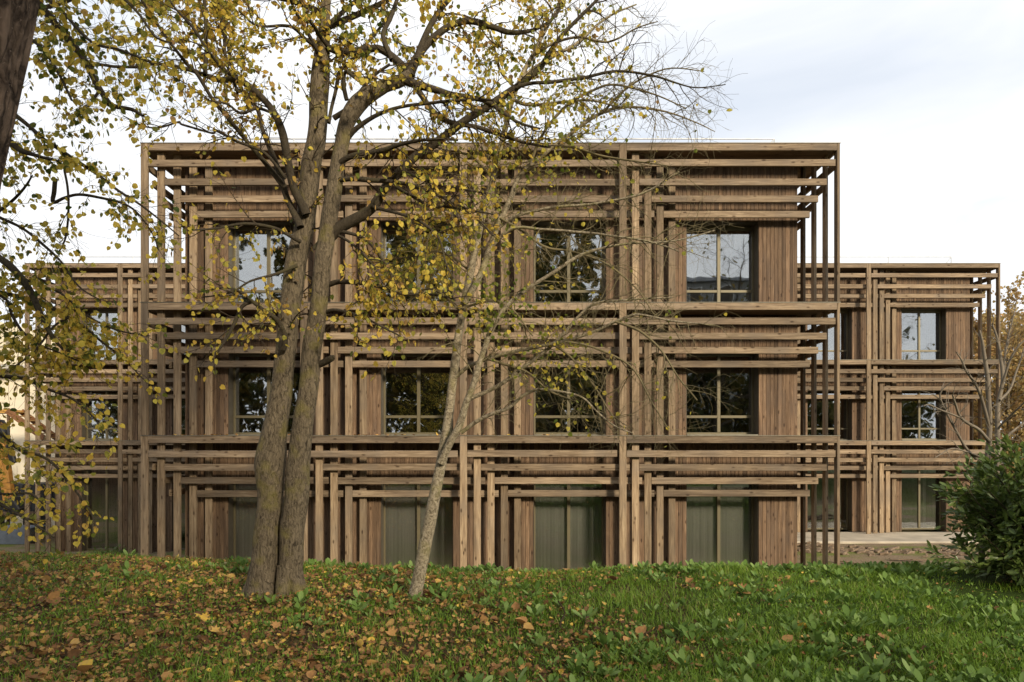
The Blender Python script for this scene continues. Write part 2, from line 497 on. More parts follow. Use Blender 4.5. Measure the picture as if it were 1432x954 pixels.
class Block:
    def __init__(s, name, label, x0, x1, y0, y1, base, group):
        s.root = empty(name, ((x0 + x1) / 2, y0, base), label, 'building', group)
        s.x0, s.x1, s.y0, s.y1, s.base = x0, x1, y0, y1, base

    def elevation(s, O, u, n, bays, L, windows=True, minvis=None):
        """O outer corner, u along, n outward; local coords: s along u, w inward"""
        def wb(s0, s1, w0, w1, z0, z1):
            xs_ = sorted((O[0] + u[0] * s0 - n[0] * w0, O[0] + u[0] * s1 - n[0] * w1))
            ys_ = sorted((O[1] + u[1] * s0 - n[1] * w0, O[1] + u[1] * s1 - n[1] * w1))
            return (xs_[0], xs_[1], ys_[0], ys_[1], z0, z1)
        along_x = abs(u[0]) > .5
        bm_ = M['beam'] if along_x else M['beam_side']
        for st in range(3):
            zb = s.base if st == 0 else FT[st - 1] + .016
            zt = FT[st]
            for bi, b in enumerate(bays):
                nb = bays[bi + 1] if bi + 1 < len(bays) else None
                if minvis is not None and (nb if nb is not None else L) < minvis: continue
                for j in range(5):                                        # posts, each set further back
                    top = zt - .002 if j == 0 else zt - FH + .02
                    box_obj('post', wb(b + j * PITCH, b + j * PITCH + PW, j * DS, j * DS + PT, zb, top), M['post'], s.root)
                e1 = nb if nb is not None else L - PT
                box_obj('fascia', wb(b + PW + .003, e1 - .003, 0, PT, zt - FH, zt - .004), bm_, s.root)
                for k in range(4):                                        # beams 2..5
                    b0 = b + k * PITCH + PW + .004
                    b1 = nb + k * PITCH - .055 if nb is not None else L - .11 - .152 * k
                    jit = float(rng.uniform(-.008, .008))
                    box_obj('beam', wb(b0, b1, k * DS + .002, k * DS + PT + .004, BT[st][k] - BH + jit, BT[st][k] + jit), bm_, s.root)
            # flashing strip over the fascia
            box_obj('flashing', wb(-.012, L + .012, -.014, .12, zt - .003, zt + .013), M['flash'], s.root, .003)

    def cladding(s, O, u, n, bays, L, windows, smin=0.):
        def wb(s0, s1, w0, w1, z0, z1):
            xs_ = sorted((O[0] + u[0] * s0 - n[0] * w0, O[0] + u[0] * s1 - n[0] * w1))
            ys_ = sorted((O[1] + u[1] * s0 - n[1] * w0, O[1] + u[1] * s1 - n[1] * w1))
            return (xs_[0], xs_[1], ys_[0], ys_[1], z0, z1)
        for st in range(3):
            z0 = s.base if st == 0 else FT[st - 1] + .016
            z1 = FT[st] - FH
            wins = []
            if windows:
                for bi, b in enumerate(bays):
                    nb = bays[bi + 1] if bi + 1 < len(bays) else b + 3.975
                    wins.append((b + WIN0, min(b + WIN1, nb - .235)))
            m = MB()
            edges = sorted({WALL, L - WALL, *[e for w in wins for e in w]})
            for a, c in zip(edges[:-1], edges[1:]):
                inw = any(abs(a - w[0]) < 1e-6 for w in wins)
                nbd = max(1, round((c - a) / .105)); wd = (c - a) / nbd
                for i in range(nbd):
                    q0, q1 = a + i * wd + .0025, a + (i + 1) * wd - .0025
                    dj = float(rng.uniform(-.003, .003)); tt = float(rng.uniform(0, 1))
                    spans = ((z0, z1),) if not inw else (((z0, OPEN[st][0]) if st and OPEN[st][0] > z0 + .02 else None), (OPEN[st][1], z1))
                    for sp in spans:
                        if sp and sp[1] > sp[0]: m.box(*wb(q0, q1, WALL + dj, WALL + .022 + dj, *sp), .004, tt)
                if not inw:
                    m.box(*wb(a + .002, c - .002, WALL + .03, WALL + .3, z0, z1), .002, .5)
                else:
                    m.box(*wb(a + .002, c - .002, WALL + .03, WALL + .3, OPEN[st][1] + .004, z1), .002, .5)
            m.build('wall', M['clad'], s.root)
            for (a, c) in wins:
                if c < smin: continue
                oz0, oz1 = OPEN[st]
                if st == 0: oz0 = s.base + .05
                w = MB()
                g0, g1 = WALL + REV, WALL + REV + .07
                fw = .062
                e = .004
                w.box(*wb(a - .03, a + fw, g0, g1, oz0, oz1))                       # jambs, head, sill rail
                w.box(*wb(c - fw, c + .03, g0, g1, oz0, oz1))
                w.box(*wb(a + fw + e, c - fw - e, g0, g1, oz1 - .13, oz1 + .02))
                w.box(*wb(a + fw + e, c - fw - e, g0, g1, oz0, oz0 + .07))
                mid = (a + c) / 2
                w.box(*wb(mid - .042, mid + .042, g0 - .012, g1, oz0 + .07 + e, oz1 - .13 - e))
                if st:
                    tz = oz0 + .45
                    w.box(*wb(a + fw + e, mid - .042 - e, g0 - .006, g1, tz, tz + .07))
                    w.box(*wb(mid + .042 + e, c - fw - e, g0 - .006, g1, tz, tz + .07))
                win = w.build('window', M['frame'], s.root)
                p = MB().box(*wb(a + .02, c - .02, g0 + .03, g0 + .042, oz0 + .02, oz1 - .02), .001)
                p.build('pane', M['glass'] if st else M['glass_dimmed'], win)
                r = MB()
                r.box(*wb(a + .001, a + .016, WALL + .026, g0 - .002, oz0, oz1 - .002))
                r.box(*wb(c - .016, c - .001, WALL + .026, g0 - .002, oz0, oz1 - .002))
                r.box(*wb(a + .018, c - .018, WALL + .026, g0 - .002, oz1 - .018, oz1 - .002))
                r.build('reveal', M['jamb'], win)
                if st:
                    MB().box(*wb(a + .018, c - .018, WALL - .02, g0 - .002, oz0 - .02, oz0 + .012)).build('sill', M['flash'], win)

    def slabs(s):
        for st in range(3):
            box_obj('ledge' if st < 2 else 'roof', (s.x0 + PT + .004, s.x1 - PT - .004, s.y0 + PT + .004, s.y1, FT[st] - FH + .02, FT[st] - .006), M['soffit'], s.root)
        ix0, ix1, iy0 = s.x0 + WALL + .4, s.x1 - WALL - .4, s.y0 + WALL + .5
        for st in range(3):                                               # the rooms behind the glass
            z0 = s.base if st == 0 else FT[st - 1] + .02
            z1 = FT[st] - FH
            m = MB()
            m.box(ix0, ix1, iy0 + 4.2, iy0 + 4.35, z0, z1)
            x = ix0 + 2.1
            while x < ix1 - 1:
                m.box(x, x + .12, iy0 + .3, iy0 + 4.19, z0, z1); x += 3.975
            m.box(ix0, ix1, iy0 - .1, iy0 + 4.19, z1 - .35, z1 - .004)
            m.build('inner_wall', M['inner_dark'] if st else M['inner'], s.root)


# main block
B1 = Block('timber_building', 'three storey brown timber block with woven beams, foremost, behind the double trunk', -9.25, 8.17, 17., 29., -2.0, 'timber slatted buildings')
bays1 = [0., 3.975, 7.95, 11.925]
B1.elevation((-9.25, 17.), (1, 0), (0, -1), bays1, 17.42)
B1.cladding((-9.25, 17.), (1, 0), (0, -1), bays1, 17.42, True)
B1.elevation((8.17, 17.), (0, 1), (1, 0), [0., 3.975], 12.)
B1.cladding((8.17, 17.), (0, 1), (1, 0), [0., 3.975], 12., False)
B1.elevation((-9.25, 29.), (0, -1), (-1, 0), [2.525, 6.5], 12.)
B1.cladding((-9.25, 29.), (0, -1), (-1, 0), [2.525, 6.5], 12., False)
B1.slabs()
# right wing
B2 = Block('timber_building', 'brown timber block set back on the paving, beside the dark green laurel', 6.63, 20.07, 28.05, 40., -1.868, 'timber slatted buildings')
B2.elevation((6.63, 28.05), (1, 0), (0, -1), [0., 3.975, 7.95], 13.44)
B2.cladding((6.63, 28.05), (1, 0), (0, -1), [0., 3.975, 7.95], 13.44, True)
B2.elevation((20.07, 28.05), (0, 1), (1, 0), [0.], 8.)
B2.cladding((20.07, 28.05), (0, 1), (1, 0), [0.], 8., False)
B2.slabs()
# left wing
B3 = Block('timber_building', 'shaded timber block set back beside the cream house, behind hanging yellow leaves', -20.03, -7.9, 28.05, 40., -2.75, 'timber slatted buildings')
B3.elevation((-20.03, 28.05), (1, 0), (0, -1), [0., 3.83, 7.81], 12.13)
B3.cladding((-20.03, 28.05), (1, 0), (0, -1), [0., 3.83, 7.81], 12.13, True)
B3.elevation((-20.03, 36.05), (0, -1), (-1, 0), [2.5], 8.)
B3.cladding((-20.03, 36.05), (0, -1), (-1, 0), [2.5], 8., False)
B3.slabs()


def roof_rail(B, xa, xb, y, z, zr):
    m = MB()
    m.tube([(xa, y, z), (xb, y, z)], .018, 6)
    m.tube([(xa, y, z - .45), (xb, y, z - .45)], .014, 6)
    k = max(2, int((xb - xa) / 2.2))
    for i in range(k + 1):
        x = xa + (xb - xa) * i / k
        m.tube([(x, y, zr), (x, y, z)], .016, 6)
    m.tube([(xb - .9, y - .6, zr), (xb, y, z)], .016, 6)
    m.build('guard_rail', M['rail'], B.root)


roof_rail(B1, -8.3, 7.3, 19., 10.26, 9.24)
roof_rail(B2, 11., 19.3, 30., 10.06, 9.24)
roof_rail(B3, -19., -12., 30., 10.06, 9.24)

# sheer curtains behind the ground floor glass
clab = ['sheer grey curtain behind ground floor glass, partly hidden by the double trunk',
        'sheer grey curtain behind the ground floor glass crossed by the slender leaning trunk',
        'sheer grey curtain behind ground floor glass, right next to the leaning slender trunk',
        'sheer grey curtain behind the ground floor glass nearest the front block corner']
for i, b in enumerate(bays1):
    x0, x1, y = -9.25 + b + WIN0 + .03, -9.25 + b + WIN1 - .03, 17 + WALL + REV + .105
    n = 90
    V, Fc = [], []
    for k in range(n + 1):
        t = k / n
        yy = y + .007 * math.sin(t * 44 + 2 * math.sin(t * 9 + i)) + .004 * math.sin(t * 150 + 3 * math.sin(t * 17))
        V += [(x0 + (x1 - x0) * t, yy, -1.9), (x0 + (x1 - x0) * t, yy, .86)]
        if k: Fc.append((2 * k - 2, 2 * k, 2 * k + 1, 2 * k - 1))
    me = bpy.data.meshes.new('curtain'); me.from_pydata(V, [], Fc); me.update()
    o = link('curtain', me, M['curtain'], smooth=True)
    sm = o.modifiers.new('t', 'SOLIDIFY'); sm.thickness = .002
    tag(o, clab[i], 'curtain', 'ground floor curtains')


# ------------------------------------------------------------------ branches, twigs and leaves
def catmull(P, sub):
    P = np.asarray(P, float)
    Q = np.vstack([2 * P[0] - P[1], P, 2 * P[-1] - P[-2]])
    out = []
    for i in range(1, len(Q) - 2):
        for t in np.arange(sub) / sub:
            a, b, c, d = Q[i - 1], Q[i], Q[i + 1], Q[i + 2]
            out.append(.5 * (2 * b + (c - a) * t + (2 * a - 5 * b + 4 * c - d) * t * t + (3 * b - a - 3 * c + d) * t ** 3))
    out.append(P[-1])
    return np.array(out)


def nrm(v): return v / (np.linalg.norm(v) + 1e-9)


def rand3(): return rng.normal(size=3)


class Tree:
    def __init__(s): s.tw = []; s.leaf = []      # twig tubes, leaf sites (pos, dir)

    def twigs(s, poly, rad, spacing, L, depth, t0=.1, up=.15, ang=(30, 65), wig=.16, leaf_gap=.07, rmax=.012, shrink=.45, flat=1., keep=None):
        """side shoots along a limb; the last generation carries the leaf sites"""
        seg = np.linalg.norm(np.diff(poly, axis=0), axis=1); cum = np.concatenate([[0], np.cumsum(seg)])
        tot = cum[-1]
        q = tot * t0 + spacing * rng.uniform(0, 1)
        while q < tot:
            i = min(len(seg) - 1, int(np.searchsorted(cum, q)) - 1); i = max(i, 0)
            f = (q - cum[i]) / (seg[i] + 1e-9)
            p = poly[i] + (poly[i + 1] - poly[i]) * f
            r = rad[i] + (rad[i + 1] - rad[i]) * f
            q += spacing * rng.uniform(.5, 1.5)
            if keep is not None and rng.uniform() > keep(*proj(p)): continue
            T = nrm(poly[i + 1] - poly[i])
            pr = rand3(); pr[1] *= flat; pr = nrm(pr - T * pr.dot(T))
            a = R(rng.uniform(*ang))
            d = nrm(T * math.cos(a) + pr * math.sin(a) + np.array([0, 0, up]))
            ln = L * rng.uniform(.45, 1.15) * (1 - .45 * q / tot)
            n = 6 if depth else 4
            pts = [p]
            curl = rand3() * .12
            for k in range(n):
                d = nrm(d + rand3() * wig + curl + np.array([0, 0, -.04]))
                pts.append(pts[-1] + d * ln / n)
            pts = np.array(pts)
            r0 = min(r * .6, rmax)
            rr = np.linspace(r0, max(.0011, r0 * .25), n + 1)
            s.tw.append((pts, rr))
            if depth: s.twigs(pts, rr, spacing * .6, L * shrink, depth - 1, .15, up * .6, ang, wig, leaf_gap, rmax * .5, shrink, 1.)
            if depth <= 1:
                m = max(1, int(ln / leaf_gap))
                for k in range(m):
                    t = (k + rng.uniform(0, 1)) / m * n
                    ii = min(n - 1, int(t))
                    s.leaf.append((pts[ii] + (pts[ii + 1] - pts[ii]) * (t - ii), nrm(pts[ii + 1] - pts[ii])))

    def twig_mesh(s, name, mat, parent, sides=4):
        VV, QQ, n = [], [], 0
        for pts, rr in s.tw:
            V, Q = tube(pts, rr, sides if rr[0] > .004 else 3)
            VV.append(V); QQ.append(Q + n); n += len(V)
        loc = np.array(world_loc(parent))
        me = mesh_np(name, np.vstack(VV) - loc, [np.vstack(QQ)])
        return link(name, me, mat, parent, loc, True)


def limb_mesh(name, tubes, mat, parent, sides=10, bump=.05):
    VV, QQ, n = [], [], 0
    for pts, rr in tubes:
        V, Q = tube(pts, rr, sides, bump)
        VV.append(V); QQ.append(Q + n); n += len(V)
    loc = np.array(world_loc(parent))
    me = mesh_np(name, np.vstack(VV) - loc, [np.vstack(QQ)])
    return link(name, me, mat, parent, loc, True)


def trace(pts, y0, y1, sub=5, wob=.0):
    """pts: (px, py, width in px) measured off the photo, y0..y1 the distances of the two ends"""
    n = len(pts); P = []
    d = np.concatenate([[0], np.cumsum([math.hypot(pts[i + 1][0] - pts[i][0], pts[i + 1][1] - pts[i][1]) for i in range(n - 1)])])
    for i, (px, py, w) in enumerate(pts):
        Y = y0 + (y1 - y0) * d[i] / d[-1]
        P.append([*at(px, py, Y), w / 2 / F * Y])
    C = catmull(P, sub)
    pos = C[:, :3].copy(); r = np.maximum(C[:, 3], .0015)
    if wob:
        for i in range(1, len(pos) - 1):
            v = mnoise.noise_vector(Vector(pos[i] * 2.5)); pos[i] += np.array(v) * min(wob, r[i] * 1.2)
    return pos, r


# leaf outlines (x across, y along), cupped; first vertex is the centre of the fan
def leaf_shape(kind):
    if kind == 'round':
        o = [(0, 0), (-.3, -.05), (-.5, .25), (-.46, .55), (-.25, .82), (0, 1.05), (.25, .82), (.46, .55), (.5, .25), (.3, -.05)]
    elif kind == 'oval':
        o = [(0, 0), (-.2, .15), (-.3, .45), (-.22, .75), (0, 1), (.22, .75), (.3, .45), (.2, .15)]
    elif kind == 'herb':
        o = [(0, 0), (-.06, .18), (-.19, .5), (-.16, .8), (0, 1), (.16, .8), (.19, .5), (.06, .18)]
    elif kind == 'laurel':
        o = [(0, 0), (-.14, .15), (-.22, .5), (-.14, .82), (0, 1), (.14, .82), (.22, .5), (.14, .15)]
    elif kind == 'lance':
        o = [(0, 0), (-.13, .2), (-.19, .5), (-.13, .8), (0, 1), (.13, .8), (.19, .5), (.13, .2)]
    elif kind == 'lobed':
        o = [(0, 0), (-.12, .2), (-.42, .1), (-.3, .35), (-.55, .5), (-.3, .6), (-.32, .85), (-.12, .8), (0, 1.05), (.12, .8), (.32, .85), (.3, .6), (.55, .5), (.3, .35), (.42, .1), (.12, .2)]
    elif kind == 'bract':
        o = [(0, 0), (-.08, .3), (-.1, .7), (0, 1), (.1, .7), (.08, .3)]
    V = [(0, .45, 0)] + [(x, y, 0) for x, y in o]
    V = np.array(V, float)
    V[:, 2] = .35 * np.abs(V[:, 0]) + .18 * (V[:, 1] - .4) ** 2
    n = len(o)
    return V, np.array([(0, 1 + (k + 1) % n, 1 + k) for k in range(n)])


def leaves_mesh(name, pos, axis_, nor, size, tint, kind, mat, parent=None, loc=(0, 0, 0), curl=None):
    T, Fc = leaf_shape(kind)
    pos, axis_, nor = np.asarray(pos), np.asarray(axis_), np.asarray(nor)
    axis_ = axis_ / (np.linalg.norm(axis_, axis=1)[:, None] + 1e-9)
    sx = np.cross(axis_, nor); sx /= np.linalg.norm(sx, axis=1)[:, None] + 1e-9
    nz = np.cross(sx, axis_)
    size = np.asarray(size)[:, None, None]
    cu = np.ones(len(pos)) if curl is None else curl
    V = pos[:, None, :] + size * (T[None, :, 0, None] * sx[:, None, :] + T[None, :, 1, None] * axis_[:, None, :] + (T[None, :, 2] * cu[:, None])[:, :, None] * nz[:, None, :])
    m = len(T)
    Fa = (Fc[None] + (np.arange(len(pos)) * m)[:, None, None]).reshape(-1, 3)
    loc = np.array(loc, float) if parent is None else np.array(world_loc(parent))
    me = mesh_np(name, V.reshape(-1, 3) - loc, [Fa], {'tint': np.repeat(np.asarray(tint), m)})
    return link(name, me, mat, parent, loc)


def crown(name, sites, density, size, tintf, kind, mat, parent, droop=.7):
    P, A, Nn, Sz, Ti = [], [], [], [], []
    for p, d in sites:
        if rng.uniform() > density(*proj(p)): continue
        a = nrm(d * .5 + np.array([0, 0, -droop]) + rand3() * .45)
        P.append(p + a * .015 + rand3() * .012); A.append(a); Nn.append(rand3())
        Sz.append(size * rng.uniform(.55, 1.2)); Ti.append(tintf(*proj(p)))
    print(name, len(sites), '->', len(P))
    return leaves_mesh(name, P, A, Nn, Sz, Ti, kind, mat, parent, curl=rng.uniform(-.6, 1.6, len(P)))


def blob(px, py, cx, cy, rx, ry): return math.exp(-(((px - cx) / rx) ** 2 + ((py - cy) / ry) ** 2))


# --- the double-trunked linden
G1 = gz(-2.5, 7.3)
root = empty('linden_tree', (-2.5, 7.3, G1), 'tall tree with two grey trunks joined at the base and yellow leaves', 'tree', 'autumn trees')
tA = trace([(366, 850, 56), (367, 828, 44), (370, 800, 38), (374, 750, 36), (378, 690, 35), (379, 645, 42), (386, 600, 33), (393, 550, 30), (400, 480, 28), (409, 410, 28), (420, 340, 27), (431, 270, 26), (440, 210, 27), (444, 165, 26), (448, 110, 26), (451, 70, 20), (454, 30, 15), (459, -30, 12), (462, -110, 9), (470, -220, 5)], 7.25, 7.6, 5, .02)
tB = trace([(402, 850, 48), (404, 825, 38), (406, 790, 34), (411, 730, 34), (417, 650, 31), (425, 580, 28), (434, 510, 26), (443, 440, 24), (449, 390, 24), (455, 340, 23), (464, 280, 22), (474, 225, 20), (482, 185, 21), (492, 157, 23), (508, 138, 23), (535, 122, 19), (560, 113, 17), (575, 105, 16)], 7.28, 7.0, 5, .02)
rts = []
for x0_, a_ in ((-2.67, 3.3), (-2.67, 4.3), (-2.62, 5.2), (-2.4, 4.6), (-2.36, 5.6), (-2.36, .1), (-2.66, 2.4)):
    b_ = np.array([x0_, 7.27, 0.]); q_ = []
    for t_ in np.linspace(0, 1, 7):
        e_ = b_ + np.array([math.cos(a_), math.sin(a_), 0]) * (.02 + .22 * t_)
        e_[2] = gz(e_[0], e_[1]) + .3 * (1 - t_) ** 2.6 - .035 * t_
        q_.append(e_)
    rts.append((catmull(q_, 3), np.linspace(.1, .02, 19)))
limb_mesh('trunk', [tA, tB] + rts, M['bark'], root, 30, .1)
lind = Tree()
limbs = [
    # long limb rising to the right
    ([(444, 352, 18), (470, 322, 17), (500, 304, 15), (522, 288, 14), (545, 255, 13), (575, 225, 12), (600, 207, 12), (650, 170, 11), (700, 136, 10), (730, 116, 9), (755, 94, 8), (780, 58, 6), (810, 25, 5), (838, -4, 4), (880, -50, 3)], 7.15, 6.6),
    ([(725, 120, 6), (745, 116, 5), (775, 115, 5), (815, 108, 4.5), (850, 101, 4), (880, 101, 3.5), (915, 107, 3), (945, 116, 2.4), (975, 122, 1.8), (1015, 118, 1.2)], 6.75, 6.5),
    # crown of trunk B
    ([(573, 108, 15), (578, 92, 14), (590, 70, 11), (610, 50, 10), (635, 34, 9), (660, 29, 9), (690, 38, 8), (715, 46, 7), (745, 42, 5), (775, 22, 4), (800, -20, 3)], 7.0, 7.3),
    ([(576, 106, 13), (556, 86, 11), (530, 68, 10), (505, 70, 10), (480, 74, 10), (458, 66, 9)], 7.0, 7.45),
    ([(566, 112, 12), (590, 120, 11), (612, 126, 9), (632, 133, 9), (662, 137, 7), (685, 144, 6), (720, 168, 4), (755, 180, 3)], 7.0, 6.7),
    ([(580, 118, 9), (592, 138, 8), (603, 154, 8), (620, 167, 8), (640, 174, 7), (665, 178, 6), (700, 188, 6), (730, 197, 4), (770, 206, 3)], 7.0, 6.8),
    ([(583, 86, 11), (588, 66, 9), (600, 40, 8), (618, 14, 7), (640, -16, 5), (660, -70, 3)], 7.0, 7.2),
    ([(548, 84, 8), (536, 50, 7), (548, 20, 6), (560, -20, 5), (566, -80, 3)], 7.1, 7.5),
    ([(478, 205, 8), (500, 178, 7), (540, 155, 5), (590, 145, 4.5), (640, 141, 4), (690, 140, 3)], 7.1, 6.5),
    ([(467, 165, 8), (490, 148, 6), (510, 120, 5), (530, 100, 4)], 7.2, 6.9),
    ([(485, 140, 6), (480, 118, 6), (483, 100, 5), (500, 110, 5), (520, 106, 4), (545, 90, 4)], 7.2, 6.9),
    ([(460, 172, 5), (468, 135, 5), (474, 100, 5), (490, 85, 4), (520, 52, 4), (548, 20, 3)], 7.3, 7.6),
    # left limbs
    ([(428, 300, 13), (410, 262, 11), (403, 225, 11), (396, 188, 11), (384, 158, 10), (370, 140, 9), (352, 124, 9), (332, 112, 9), (308, 112, 8), (286, 105, 7), (266, 97, 6), (240, 91, 5), (212, 86, 3.5), (180, 74, 2.5), (150, 66, 1.8)], 7.3, 6.5),
    ([(420, 318, 11), (402, 280, 9), (390, 240, 8), (376, 205, 7), (366, 178, 6), (360, 152, 6), (340, 128, 5), (326, 96, 5), (318, 60, 4), (310, 20, 3), (306, -30, 2.5)], 7.3, 7.7),
    ([(398, 262, 9), (372, 230, 7), (346, 198, 6), (318, 164, 6), (296, 138, 5), (276, 104, 5), (262, 90, 5), (240, 62, 4), (218, 30, 4), (198, 0, 3), (184, -30, 2)], 7.2, 6.2),
    ([(338, 118, 5), (310, 94, 5), (290, 70, 4), (268, 38, 4), (246, 14, 3), (228, -14, 2.5)], 6.9, 6.5),
    ([(286, 105, 6), (288, 70, 5), (287, 30, 5), (285, -20, 4), (280, -80, 2.5)], 6.7, 7.1),
    ([(382, 158, 4), (360, 152, 4), (336, 158, 4), (318, 146, 3), (300, 142, 3)], 6.9, 6.6),
    ([(400, 250, 5), (370, 215, 4), (330, 196, 4), (302, 182, 4), (296, 186, 3), (255, 174, 3), (250, 170, 2.5), (222, 178, 2.5), (200, 176, 2), (172, 162, 1.5)], 7.1, 6.3),
    ([(332, 130, 4), (318, 92, 4), (312, 40, 4), (306, 0, 3)], 6.9, 7.3),
    ([(446, 66, 6), (430, 56, 5), (412, 40, 4), (395, 36, 4), (360, 36, 3), (335, 16, 2.5)], 7.4, 6.6),
    ([(445, 72, 6), (428, 40, 5), (412, 14, 4), (400, -20, 3)], 7.4, 6.9),
    ([(462, 70, 6), (440, 40, 5), (420, 0, 4), (410, -40, 3)], 7.3, 6.4),
    ([(452, 40, 7), (480, 16, 6), (510, -10, 5), (545, -60, 3)], 7.4, 7.7),
    # middle branches
    ([(470, 232, 9), (490, 220, 8), (512, 214, 8), (540, 208, 7), (560, 201, 6), (600, 195, 4), (640, 196, 3)], 7.05, 6.4),
    ([(468, 252, 8), (490, 251, 7), (520, 252, 7), (545, 253, 6), (575, 258, 5), (610, 272, 4), (650, 292, 3), (690, 300, 2)], 7.05, 6.5),
    ([(560, 238, 5), (590, 250, 4.5), (618, 259, 4), (645, 265, 3), (680, 270, 2)], 7.0, 6.5),
    ([(555, 262, 5), (580, 276, 4.5), (600, 288, 4), (630, 290, 4), (660, 302, 3), (690, 330, 2)], 7.0, 6.4),
    ([(478, 324, 5), (502, 331, 4.5), (522, 345, 4), (540, 370, 3), (552, 398, 2)], 7.1, 6.7),
    ([(474, 330, 4), (500, 348, 3.5), (520, 370, 3), (535, 395, 2)], 7.1, 6.5),
    ([(458, 398, 8), (474, 393, 7), (500, 395, 7), (525, 399, 6), (560, 410, 4), (600, 412, 3.5), (636, 418, 3)], 7.15, 6.5),
    ([(520, 288, 5), (560, 300, 4), (590, 312, 4), (615, 335, 3), (625, 370, 2.5), (640, 400, 2)], 7.0, 6.4),
    ([(452, 438, 6), (468, 434, 5), (495, 440, 4), (525, 452, 3), (560, 470, 2)], 7.15, 6.5),
    ([(440, 512, 10), (452, 508, 10), (464, 502, 9), (467, 500, 5)], 7.2, 7.1),
    # hanging branch left of trunk A
    ([(396, 488, 9), (398, 470, 8), (388, 448, 7), (372, 436, 6), (356, 424, 5), (340, 412, 4), (320, 404, 3), (296, 404, 2)], 7.2, 6.6),
    ([(352, 422, 5), (338, 430, 5), (328, 452, 5), (318, 472, 4), (306, 490, 3), (297, 503, 2)], 6.9, 6.6),
    ([(420, 338, 6), (385, 320, 5), (340, 312, 4), (300, 320, 3), (262, 322, 2)], 7.25, 6.4),
    ([(415, 372, 5), (385, 384, 4), (352, 392, 3), (322, 410, 2.5), (280, 416, 2)], 7.25, 6.6),
]


def lind_keep(px, py):
    if py > 500: return .05
    return 1.


for pts, y0, y1 in limbs:
    t = trace(pts, y0, y1, 5, .015)
    limb_mesh('limb', [t], M['bark_dark'], root, 9, .05)
    thick = pts[0][2]
    lind.twigs(t[0], t[1], .11 if thick > 4 else .09, .85, 1, .18, .08, keep=lind_keep, leaf_gap=.045, rmax=.008)
lind.twigs(tA[0][-45:], tA[1][-45:], .2, .9, 1, .05, .2, keep=lind_keep)
lind.twigs(tA[0][40:60], tA[1][40:60], .12, .6, 1, 0, .0, keep=lind_keep)
def upper_crown(tr, C, rad_, z0, z1, n, spread, root, mat, zmin):
    """the part of the tree that rises above the picture; unseen, made dense so its leaves shade the facade"""
    lm, k0 = [], len(tr.leaf)
    for i in range(n):
        z = z0 + (z1 - z0) * i / n
        j = int(np.argmin(abs(C[:, 2] - z)))
        a = i * 2.4 + .5
        d = nrm(np.array([math.cos(a), math.sin(a), rng.uniform(.3, .9)])); q = [C[j]]
        for k_ in range(6):
            d = nrm(d + rand3() * .14 + np.array([0, 0, .04])); q.append(q[-1] + d * spread * rng.uniform(.8, 1.1) / 6)
        q = catmull(q, 2); rq = np.linspace(min(.04, rad_[j] * .6), .006, len(q)); lm.append((q, rq))
        tr.twigs(q, rq, .13, .85, 1, .15, .15, leaf_gap=.05, rmax=.008)
    limb_mesh('limb', lm, mat, root, 7, .03)
    hi = [x for x in tr.leaf[k0:] if x[0][2] > zmin]
    tr.leaf = tr.leaf[:k0]
    return hi


hi_lind = upper_crown(lind, tA[0], tA[1], 6.3, 9.6, 22, 3.2, root, M['bark_dark'], 6.9)
lind.twig_mesh('twig_sprays', M['twig'], root)


def lind_den(px, py):
    d = .26
    d += .4 * blob(px, py, 500, 20, 130, 60)
    d += .2 * blob(px, py, 520, 300, 130, 60) + .12 * blob(px, py, 590, 400, 110, 80)
    if py > 225: d *= 1.15
    d += .35 * blob(px, py, 320, 60, 140, 80) + .3 * blob(px, py, 660, 60, 160, 90)
    d += .4 * blob(px, py, 400, 420, 100, 40)
    if px > 760: d *= max(.08, 1 - (px - 760) / 110)
    if py > 500: d *= max(0., 1 - (py - 500) / 60)
    return d


def lind_tint(px, py):
    t = rng.normal(.63, .17)
    if rng.uniform() < .18: t = rng.uniform(.05, .4)
    if blob(px, py, 530, 30, 70, 50) > .4 and rng.uniform() < .55: t = rng.uniform(0., .3)
    if rng.uniform() < .1: t = rng.uniform(.88, 1)
    return min(1, max(0, t))


crown('crown', hi_lind, lambda a, b: .9, .075, lambda a, b: rng.uniform(.3, .85), 'round', M['leaf'], root)
crown('crown', lind.leaf, lind_den, .049, lind_tint, 'round', M['leaf'], root)
# dry seed bracts hanging in bunches
seeds = [(p, d) for p, d in lind.leaf if blob(*proj(p), 455, 320, 70, 90) > .3]
crown('dry_leaves', seeds, lambda a, b: .4, .075, lambda a, b: rng.uniform(.9, 1), 'bract', M['leaf'], root, 1.6)

# --- the slender leaning tree
root = empty('slender_tree', (-1.0, 7.0, gz(-1., 7.)), 'slender leaning tree with pale speckled bark, forked stems and bare right-hand twigs', 'tree', 'autumn trees')
s0 = trace([(576, 856, 22.4), (580, 838, 19.8), (586, 806, 18.1), (593, 770, 18.1), (603, 720, 17.2), (612, 670, 15.5), (619, 635, 14.6), (627, 585, 12.9), (633, 530, 12.0), (640, 475, 11.2), (648, 428, 10.3), (657, 385, 10.3), (667, 340, 9.5), (677, 292, 8.6), (688, 254, 8.6), (697, 220, 8.5), (706, 182, 7.6), (716, 142, 6.6), (729, 108, 6.6), (746, 75, 5.7), (766, 35, 4.8), (786, 0, 3.8), (812, -60, 2.8)], 6.98, 7.4, 5, .01)
s1 = trace([(616, 648, 11.2), (628, 622, 10.3), (642, 596, 10.3), (652, 566, 9.5), (662, 540, 8.6), (669, 512, 8.5), (678, 486, 7.6), (688, 460, 7.6), (704, 433, 6.6), (730, 410, 5.7), (768, 384, 4.8), (805, 360, 4.8), (842, 348, 3.8), (885, 340, 2.8), (940, 338, 2.3), (1000, 322, 1.7)], 7.0, 6.4, 5, .01)
